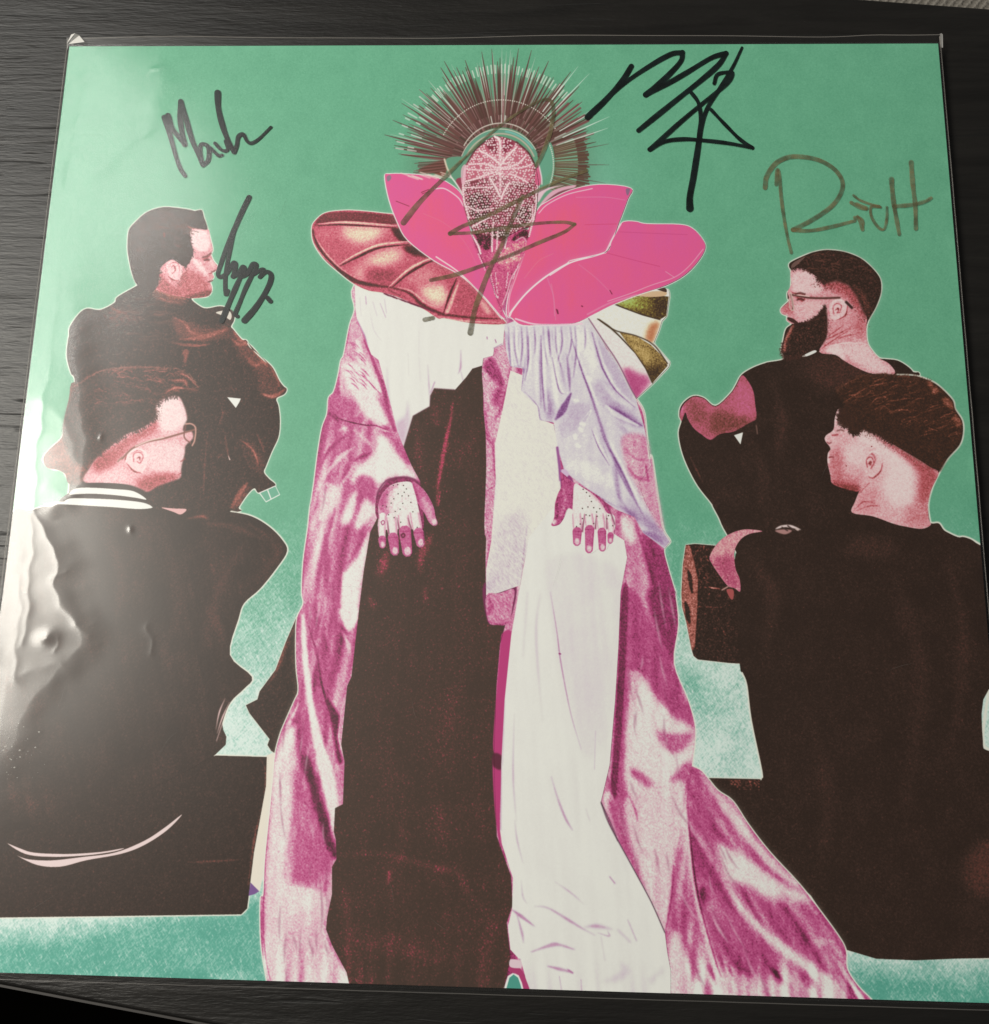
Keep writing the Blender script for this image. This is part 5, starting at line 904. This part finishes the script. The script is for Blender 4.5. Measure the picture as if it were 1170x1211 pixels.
# ---------------------------------------------------------------- signatures in marker (real strokes of ink on the card)
G1 = lambda t: Z(180, 95, 7.8, t)
G3 = lambda t: Z(680, 45, 5.318, t)
G4 = lambda t: Z(890, 170, 5.318, t)
G5 = lambda t: Z(460, 110, 4.175, t)
A1s = lambda t: Z(130, 230, 5.85, t)
SIGS = [
 ('black marker signature with a looping first letter, beside the head of the man in profile', m_black, [
    (G1('105,340 150,470 200,650 250,800 300,880'), 6.2, 4.6), (G1('140,325 180,440 240,520 295,590'), 6.4, 5), (G1('295,590 270,480 250,330 258,195'), 6, 6), (G1('258,195 300,330 360,540 430,700 465,780'), 6.2, 5.4),
    (G1('465,780 510,740 520,650 500,600 450,590 435,640 450,740 465,780'), 5.4, 4.6), (G1('500,600 560,650 610,695 640,690'), 4.6, 3.6), (G1('575,580 640,645 690,640 670,560'), 4.2, 3.4), (G1('598,115 605,260 650,440 710,590 750,660'), 7, 5.2), (G1('750,660 775,600 790,520 835,500 870,560 910,580 980,540 1090,432'), 5.4, 3.2)]),
 ('black scribbled marker signature at the shoulder of the upper left man', m_black, [
    (A1s('960,20 920,100 875,200 850,270 825,400 805,500 795,600 800,690 815,665'), 6.2, 4.2), (A1s('855,240 800,380 765,480 745,545 760,570 800,550 835,500 855,472 868,490 850,565'), 5, 5.4), (A1s('850,565 890,540 915,500 930,515 905,565 950,545 985,482 1012,492 990,550 1040,520 1062,522 1035,570'), 5.6, 4.4),
    (A1s('1035,570 1080,535 1112,555 1105,610 1060,700 1000,790 930,870'), 4.8, 7.2), (A1s('905,560 860,660 810,780 772,875'), 5.4, 6.4), (A1s('985,550 935,650 895,750 865,825 880,842'), 5, 4.6), (A1s('1085,712 1108,738'), 5.2, 5.2)]),
 ('tall black marker signature ending in a star at the top right', m_black, [
    (G3('350,180 300,260 200,380 75,500'), 6, 7), (G3('80,495 190,390 330,270 480,170 600,105 670,95'), 4, 6.4), (G3('670,95 660,150 580,240 500,310 440,360'), 6, 6.6), (G3('440,360 560,300 700,220 850,130 945,100'), 6, 5.6), (G3('945,100 900,170 800,260 650,380 500,500 395,585'), 6.2, 6),
    (G3('1045,65 985,190 900,330 830,440 790,560 765,720 740,880 718,1000 718,1075'), 3.2, 8.6), (G3('720,340 770,410 785,500 775,620'), 4.4, 4.6), (G3('870,290 890,235 950,220 985,225 960,280 880,350 780,430 650,540 550,630 465,705'), 4, 5.6), (G3('465,705 560,655 680,640 800,648 950,665 1110,695'), 5, 4.2), (G3('1110,695 1030,640 930,540 850,455'), 4.6, 4)]),
 ('gold-brown marker signature above the bearded man', m_gold, [
    (G4('75,280 85,210 140,130 220,90 320,88 430,115 520,175 562,250 545,330 480,410 360,490 250,545'), 5.8, 5.2), (G4('250,545 350,552 480,530 640,490'), 5, 4.2), (G4('145,260 150,170 165,200 175,330 195,480 220,610 240,690'), 4.4, 3.8), (G4('640,470 665,480 688,545'), 4.6, 4.4), (G4('655,460 690,490 690,530'), 3, 3), (G4('615,375 680,410 712,412 650,385'), 4.6, 4.4), (G4('630,330 680,365 800,405'), 3, 3), (G4('790,400 740,405 745,470 790,535 825,540 840,470 840,405'), 3.8, 3.2), (G4('868,230 880,360 900,480 918,575'), 6, 4.6), (G4('992,125 1002,260 1018,400 1022,540'), 6, 4.8), (G4('885,400 1000,390 1080,370 1118,348'), 5, 4)]),
 ('large gold-brown marker signature across the masked figure', m_gold, [
    (G5('70,640 150,540 260,430 350,340'), 9, 4.6), (G5('350,340 500,200 650,90 760,35 805,60 800,170 760,290 725,360'), 3.2, 7), (G5('975,385 850,430 740,480 620,540 480,610 360,660 300,695'), 4.2, 7), (G5('300,695 420,690 560,668 740,645 860,640 915,650'), 5.4, 4.8), (G5('915,650 860,690 740,740 600,800 440,860 320,900 205,925'), 5, 6.2), (G5('660,510 610,620 560,740 500,860 450,990 420,1080 400,1185'), 5.6, 8.6), (G5('175,1120 215,1112'), 7, 6)]),
]
for label, m, strokes in SIGS:
    thin = .8 if 'large gold' in label else 1.0
    V_, F_ = [], []
    for k, (p, w0, w1) in enumerate(strokes):
        q = smooth(p, False, 9) if len(p) > 2 else np.linspace(p[0], p[-1], 6)
        d = np.gradient(q, axis=0); d /= np.linalg.norm(d, axis=1)[:, None] + 1e-9; nr = np.c_[-d[:, 1], d[:, 0]]
        n = len(q); w = np.linspace(w0, w1, n)[:, None] / 2 * thin * (1 + .08 * np.sin(np.linspace(0, 9 + k, n) + k))[:, None]
        capn = 5
        a = [q[0] - d[0] * w[0] * np.cos(t) + nr[0] * w[0] * np.sin(t) for t in np.linspace(.15, 1.45, capn)]
        b = [q[0] - d[0] * w[0] * np.cos(t) - nr[0] * w[0] * np.sin(t) for t in np.linspace(.15, 1.45, capn)]
        a2 = [q[-1] + d[-1] * w[-1] * np.cos(t) + nr[-1] * w[-1] * np.sin(t) for t in np.linspace(1.45, .15, capn)]
        b2 = [q[-1] + d[-1] * w[-1] * np.cos(t) - nr[-1] * w[-1] * np.sin(t) for t in np.linspace(1.45, .15, capn)]
        Lf = np.vstack([a, q + nr * w, a2]); Rt = np.vstack([b, q - nr * w, b2]); n = len(Lf)
        z = 2.6e-4 + 1.2e-5 * k + 1.0e-5 * np.linspace(0, 1, n)
        base = len(V_)
        for pts in (Lf, Rt):
            X = to_xyz(to_uv(pts), 0); X[:, 2] += z; V_ += [tuple(x) for x in X]
        for i in range(n - 1): F_.append((base + i + 1, base + i, base + n + i, base + n + i + 1))
    o = mesh_obj('signature', V_, F_, m, sleeve); o['label'] = label

# ---------------------------------------------------------------- clear plastic outer sleeve
film = tag(empty('plastic_sleeve', (0, 0, ZT)), 'clear glossy plastic outer sleeve wrapped around the record cover, wrinkled at the left edge', 'plastic sleeve')
X0, X1, Y0, Y1 = -S / 2 - .0016, S / 2 + .0015, -S / 2 - .0022, S / 2 + .0040
def px(x, y): u = to_uv(np.array([(x, y)], float))[0]; return (u[0] - .5) * S, (.5 - u[1]) * S
rf = np.random.RandomState(21)
waves = [(rf.uniform(20, 60), rf.uniform(0, 6.28), rf.uniform(0, 6.28)) for _ in range(6)]
def seg_dist(x, y, pts):
    d = np.full_like(x, 1e9)
    for (ax, ay), (bx, by) in zip(pts[:-1], pts[1:]):
        L2 = (bx - ax) ** 2 + (by - ay) ** 2 + 1e-12; t = np.clip(((x - ax) * (bx - ax) + (y - ay) * (by - ay)) / L2, 0, 1)
        d = np.minimum(d, np.hypot(x - ax - t * (bx - ax), y - ay - t * (by - ay)))
    return d
CREASES = [([(100, 90), (94, 140), (88, 165), (80, 215), (72, 290), (66, 360), (58, 440), (46, 520), (40, 600), (36, 680), (30, 760)], .0016, 2.6e-4), ([(192, 132), (160, 168), (125, 188), (84, 214)], .0042, 3.4e-4),
           ([(42, 605), (52, 622), (60, 640), (69, 660), (66, 690), (74, 716), (90, 736)], .0011, 1.9e-4), ([(62, 684), (78, 672)], .0008, 1.4e-4), ([(90, 736), (104, 748)], .0012, 1.4e-4), ([(20, 640), (24, 720), (18, 800)], .0018, 2.2e-4), ([(70, 752), (70, 762), (66, 772)], .0007, 1.6e-4),
           ([(176, 738), (182, 752), (180, 768)], .0009, 1.7e-4), ([(56, 575), (80, 590), (100, 582)], .0030, 2.2e-4), ([(50, 470), (75, 500), (92, 548)], .0035, 2.0e-4), ([(0, 800), (40, 792), (75, 786)], .0022, 1.8e-4), ([(174, 84), (182, 82), (194, 80)], .0008, 1.2e-4)]
for _ in range(34):                                                # fine random crinkles, mostly near the left edge
    x0_, y0_ = 90 - rf.rand() * 20 + rf.exponential(36) - 60 * rf.rand(), 80 + rf.rand() * 980; a_ = rf.rand() * 6.28; l_ = 8 + 22 * rf.rand()
    x0_ -= .12 * (y0_ - 53) * .9
    CREASES.append(([(x0_, y0_), (x0_ + l_ * .5 * math.cos(a_), y0_ + l_ * .5 * math.sin(a_)), (x0_ + l_ * math.cos(a_ + .4), y0_ + l_ * math.sin(a_ + .4))], .0008 + .0012 * rf.rand(), (2.5 + 5 * rf.rand()) * 1e-5))
_r = [(190, 45, 4.0), (188, 100, 4.6), (176, 140, 4.6), (130, 185, 3.6), (92, 218, 2.6), (78, 300, 2.2), (90, 420, 3.0), (100, 520, 3.4), (98, 575, 3.0), (60, 600, 2.2), (46, 612, 2.4), (60, 642, 3.2), (68, 664, 3.4), (66, 690, 3.4), (78, 716, 3.6), (94, 738, 3.6), (96, 762, 3.0), (74, 790, 2.4), (36, 830, 1.8), (6, 900, 1.2), (-20, 1010, .8), (-40, 1140, .6)]
RIDGE_X = [px(a, b)[0] for a, b, c in _r]; RIDGE_Y = [-px(a, b)[1] for a, b, c in _r]; RIDGE_H = [c * (.36e-4 if b < 420 else .72e-4) for a, b, c in _r]
ripple = [(rf.uniform(90, 420), rf.uniform(0, 6.28), rf.uniform(0, 6.28)) for _ in range(26)]
def film_height(x, y):
    z = np.full_like(x, 4.6e-4)
    for k, (f, a, ph) in enumerate(waves): z += 1.1e-5 * (60 / f) * np.sin(f * 2.2 * (x * np.cos(a) + y * np.sin(a)) + ph)
    dl = x + S / 2                                                # distance from the left edge of the card
    wx = x + .0005 * np.sin(310 * y + 120 * x) + .0003 * np.sin(740 * y - 260 * x + 1.3); wy = y + .0007 * np.sin(290 * x + 90 * y + .7) + .0004 * np.sin(690 * x + 310 * y)
    cxr = np.interp(-wy, RIDGE_Y, RIDGE_X); hr_ = np.interp(-wy, RIDGE_Y, RIDGE_H); q = cxr - wx
    z += hr_ * np.where(q > 0, np.exp(-q / .013), np.exp(-(q / .0062) ** 2)) * np.clip((dl + .0005) / .006, 0, 1)
    near_left = np.exp(-np.clip(dl, 0, 1) / .030) + .03
    for f, a, ph in ripple: z += near_left * 4.5e-6 * (150 / f) * np.sin(f * (x * np.cos(a) + y * np.sin(a)) + ph)
    z += 1.6e-4 * np.exp(-((dl - .010) / .012) ** 2) * (.75 + .25 * np.sin(34 * y + .6))
    z += 1.5e-4 * np.exp(-dl / .035) * np.sin(75 * y + 40 * dl + 1.0)
    z += 1.0e-4 * np.exp(-dl / .05) * np.sin(60 * (y * .7 + x * .9) + 2.0)
    for pts, w, h in CREASES:
        P = [px(*q) for q in pts]; d = seg_dist(wx, wy, P); z += .30 * h * np.exp(-np.sqrt(d * d + (.25 * w) ** 2) / w)
    for (qx, qy, r1, r2, rot, h) in DIMPLES:
        cx, cy = px(qx, qy); ca, sa = math.cos(rot), math.sin(rot); dx, dy = (x - cx) * ca + (y - cy) * sa, -(x - cx) * sa + (y - cy) * ca
        z += h * np.exp(-((dx / r1) ** 2 + (dy / r2) ** 2) ** .8)
    out = np.maximum(np.maximum(-S / 2 - x, x - S / 2), np.maximum(-S / 2 - y, y - S / 2))
    t = np.clip((out + .0004) / .0016, 0, 1); t = t * t * (3 - 2 * t)
    tt = np.clip((y - S / 2) / .004, 0, 1)
    return z * (1 - t) + (-.0019 + .0012 * tt) * t
DIMPLES = [(57, 753, .0030, .0022, .2, 3.6e-4), (155, 626, .0008, .0010, .5, 1.3e-4), (120, 517, .0007, .0010, 0, 1.2e-4), (184, 82, .0014, .0006, .2, 1.2e-4), (1090, 180, .0006, .0026, .1, .8e-4)]
nx, ny = 330, 330
gx = np.concatenate([np.linspace(X0, -S / 2 + .002, 12, endpoint=False), np.linspace(-S / 2 + .002, -S / 2 + .06, 190, endpoint=False), np.linspace(-S / 2 + .06, S / 2 - .002, 120, endpoint=False), np.linspace(S / 2 - .002, X1, 12)])
gy = np.concatenate([np.linspace(Y0, -S / 2 + .002, 12, endpoint=False), np.linspace(-S / 2 + .002, S / 2 - .002, 720, endpoint=False), np.linspace(S / 2 - .002, Y1, 18)])
XX, YY = np.meshgrid(gx, gy); ZZ = film_height(XX, YY) - ZT
nx, ny = len(gx), len(gy); idx = np.arange(nx * ny).reshape(ny, nx)
F = np.stack([idx[:-1, :-1], idx[:-1, 1:], idx[1:, 1:], idx[1:, :-1]], -1).reshape(-1, 4)
mesh_obj('front_film', np.c_[XX.ravel(), YY.ravel(), ZZ.ravel()], F.tolist(), m_film, film, True)
bf = [(X0, Y0), (X1, Y0), (X1, Y1), (X0, Y1)]
mesh_obj('back_film', [(x, y, .00018) for x, y in bf], [(0, 1, 2, 3)], m_film, film)
def tube(name, pts, r, m, seg=6):
    V_, F_ = [], []; P = np.array(pts, float); d = np.gradient(P, axis=0)
    for i, p in enumerate(P):
        t = d[i] / np.linalg.norm(d[i]); a = np.cross(t, (0, 0, 1)); a /= np.linalg.norm(a); b = np.cross(t, a)
        for k in range(seg): g = 2 * math.pi * k / seg; V_.append(p + r * (math.cos(g) * a + math.sin(g) * b))
    for i in range(len(P) - 1):
        for k in range(seg): F_.append((i * seg + k, i * seg + (k + 1) % seg, (i + 1) * seg + (k + 1) % seg, (i + 1) * seg + k))
    return mesh_obj(name, V_, F_, m, film, True)
zs = -.0018 - ZT
def run(p, q, n=40, amp=.00008):
    t = np.linspace(0, 1, n)[:, None]; r = np.array(p) + (np.array(q) - np.array(p)) * t; return r + np.c_[rf.randn(n, 2) * amp * .4, np.zeros(n)]
tube('side_seam', run((X1, Y0, zs), (X1, Y1, zs)), .00022, m_seam); tube('side_seam', run((X0, Y0, zs), (X0, Y1, zs)), .00022, m_seam)
tube('bottom_fold', run((X0, Y0, zs), (X1, Y0, zs)), .00016, m_fold)

def facet(name, pts, faces, m): return mesh_obj(name, [(x, y, z - ZT) for x, y, z in pts], faces, m, film)
tl, tr = (X0, Y1), (X1, Y1)
facet('corner_fold', [(tl[0] + .0012, tl[1] - .0034, .0004), (tl[0] + .0042, tl[1] + .0002, .0011), (tl[0] + .0022, tl[1] + .0004, .0002), (tl[0] + .0078, tl[1] - .0030, .0006), (tl[0] + .0052, tl[1] + .0001, .0001), (tl[0] + .0018, tl[1] - .0036, .0003)], [(0, 1, 2), (5, 3, 4, 1)], m_crease)
facet('corner_fold', [(tr[0] - .0002, tr[1] - .0052, -.0010), (tr[0] + .0004, tr[1] - .0050, -.0012), (tr[0] + .0003, tr[1] - .0004, -.0004), (tr[0] - .0004, tr[1] - .0002, 0), (tr[0] - .0012, tr[1] - .0008, .0004)], [(0, 1, 2, 3), (0, 3, 4)], m_crease)
tube('mouth_edge', [(x, Y1 + .00015 * math.sin(90 * x) + .0006 * math.exp(-((x - .135) / .010) ** 2), -.0012 - ZT + .0006 * math.sin(40 * x)) for x in np.linspace(X0 + .006, X1, 60)], .00012, m_seam)

Vd, Fd = [], []
for _ in range(60):                                               # white dust flakes caught on the film, lower left
    u = to_uv(np.array([(6 + abs(rf.randn()) * 17, 878 + 14 * (_ % 3) + rf.randn() * 16)]))[0]; cx, cy = (u[0] - .5) * S, (.5 - u[1]) * S
    if cx < -S / 2 + .001: continue
    r = .00007 + .00024 * rf.rand() ** 3; n0 = len(Vd); k = 5; z = float(film_height(np.array([cx]), np.array([cy]))[0]) - ZT + .00006
    Vd += [(cx + r * (1.6 if q % 2 else .8) * math.cos(1.257 * q + _), cy + r * math.sin(1.257 * q + _), z + .00005 * (q % 2)) for q in range(k)]; Fd.append(tuple(range(n0, n0 + k)))
tag(mesh_obj('dust', Vd, Fd, m_dust, film), kind='stuff')

for k in range(16):                                               # hairline scratches on the film
    if k == 0: a, b = (32, 1079), (72, 1054)
    else:
        a = (60 + rf.rand() * 1040, 120 + rf.rand() * 980); t_ = rf.rand() * 6.28; l_ = 14 + 30 * rf.rand(); b = (a[0] + l_ * math.cos(t_), a[1] + l_ * math.sin(t_))
    (ax, ay), (bx, by) = px(*a), px(*b); mx_, my_ = (ax + bx) / 2 + rf.randn() * .0004, (ay + by) / 2 + rf.randn() * .0004
    P = smooth(np.array([(ax, ay), (mx_, my_), (bx, by)]), False, 6); d = np.gradient(P, axis=0); d /= np.linalg.norm(d, axis=1)[:, None]; w = .00005 * np.sin(np.linspace(.15, 3.0, len(P)))[:, None]
    A_, B_ = P + np.c_[-d[:, 1], d[:, 0]] * w, P - np.c_[-d[:, 1], d[:, 0]] * w; zz = film_height(P[:, 0], P[:, 1]) - ZT + .00009; n = len(P)
    mesh_obj('scratch', np.vstack([np.c_[A_, zz], np.c_[B_, zz]]), [(i + 1, i, n + i, n + i + 1) for i in range(n - 1)], m_fold, film)
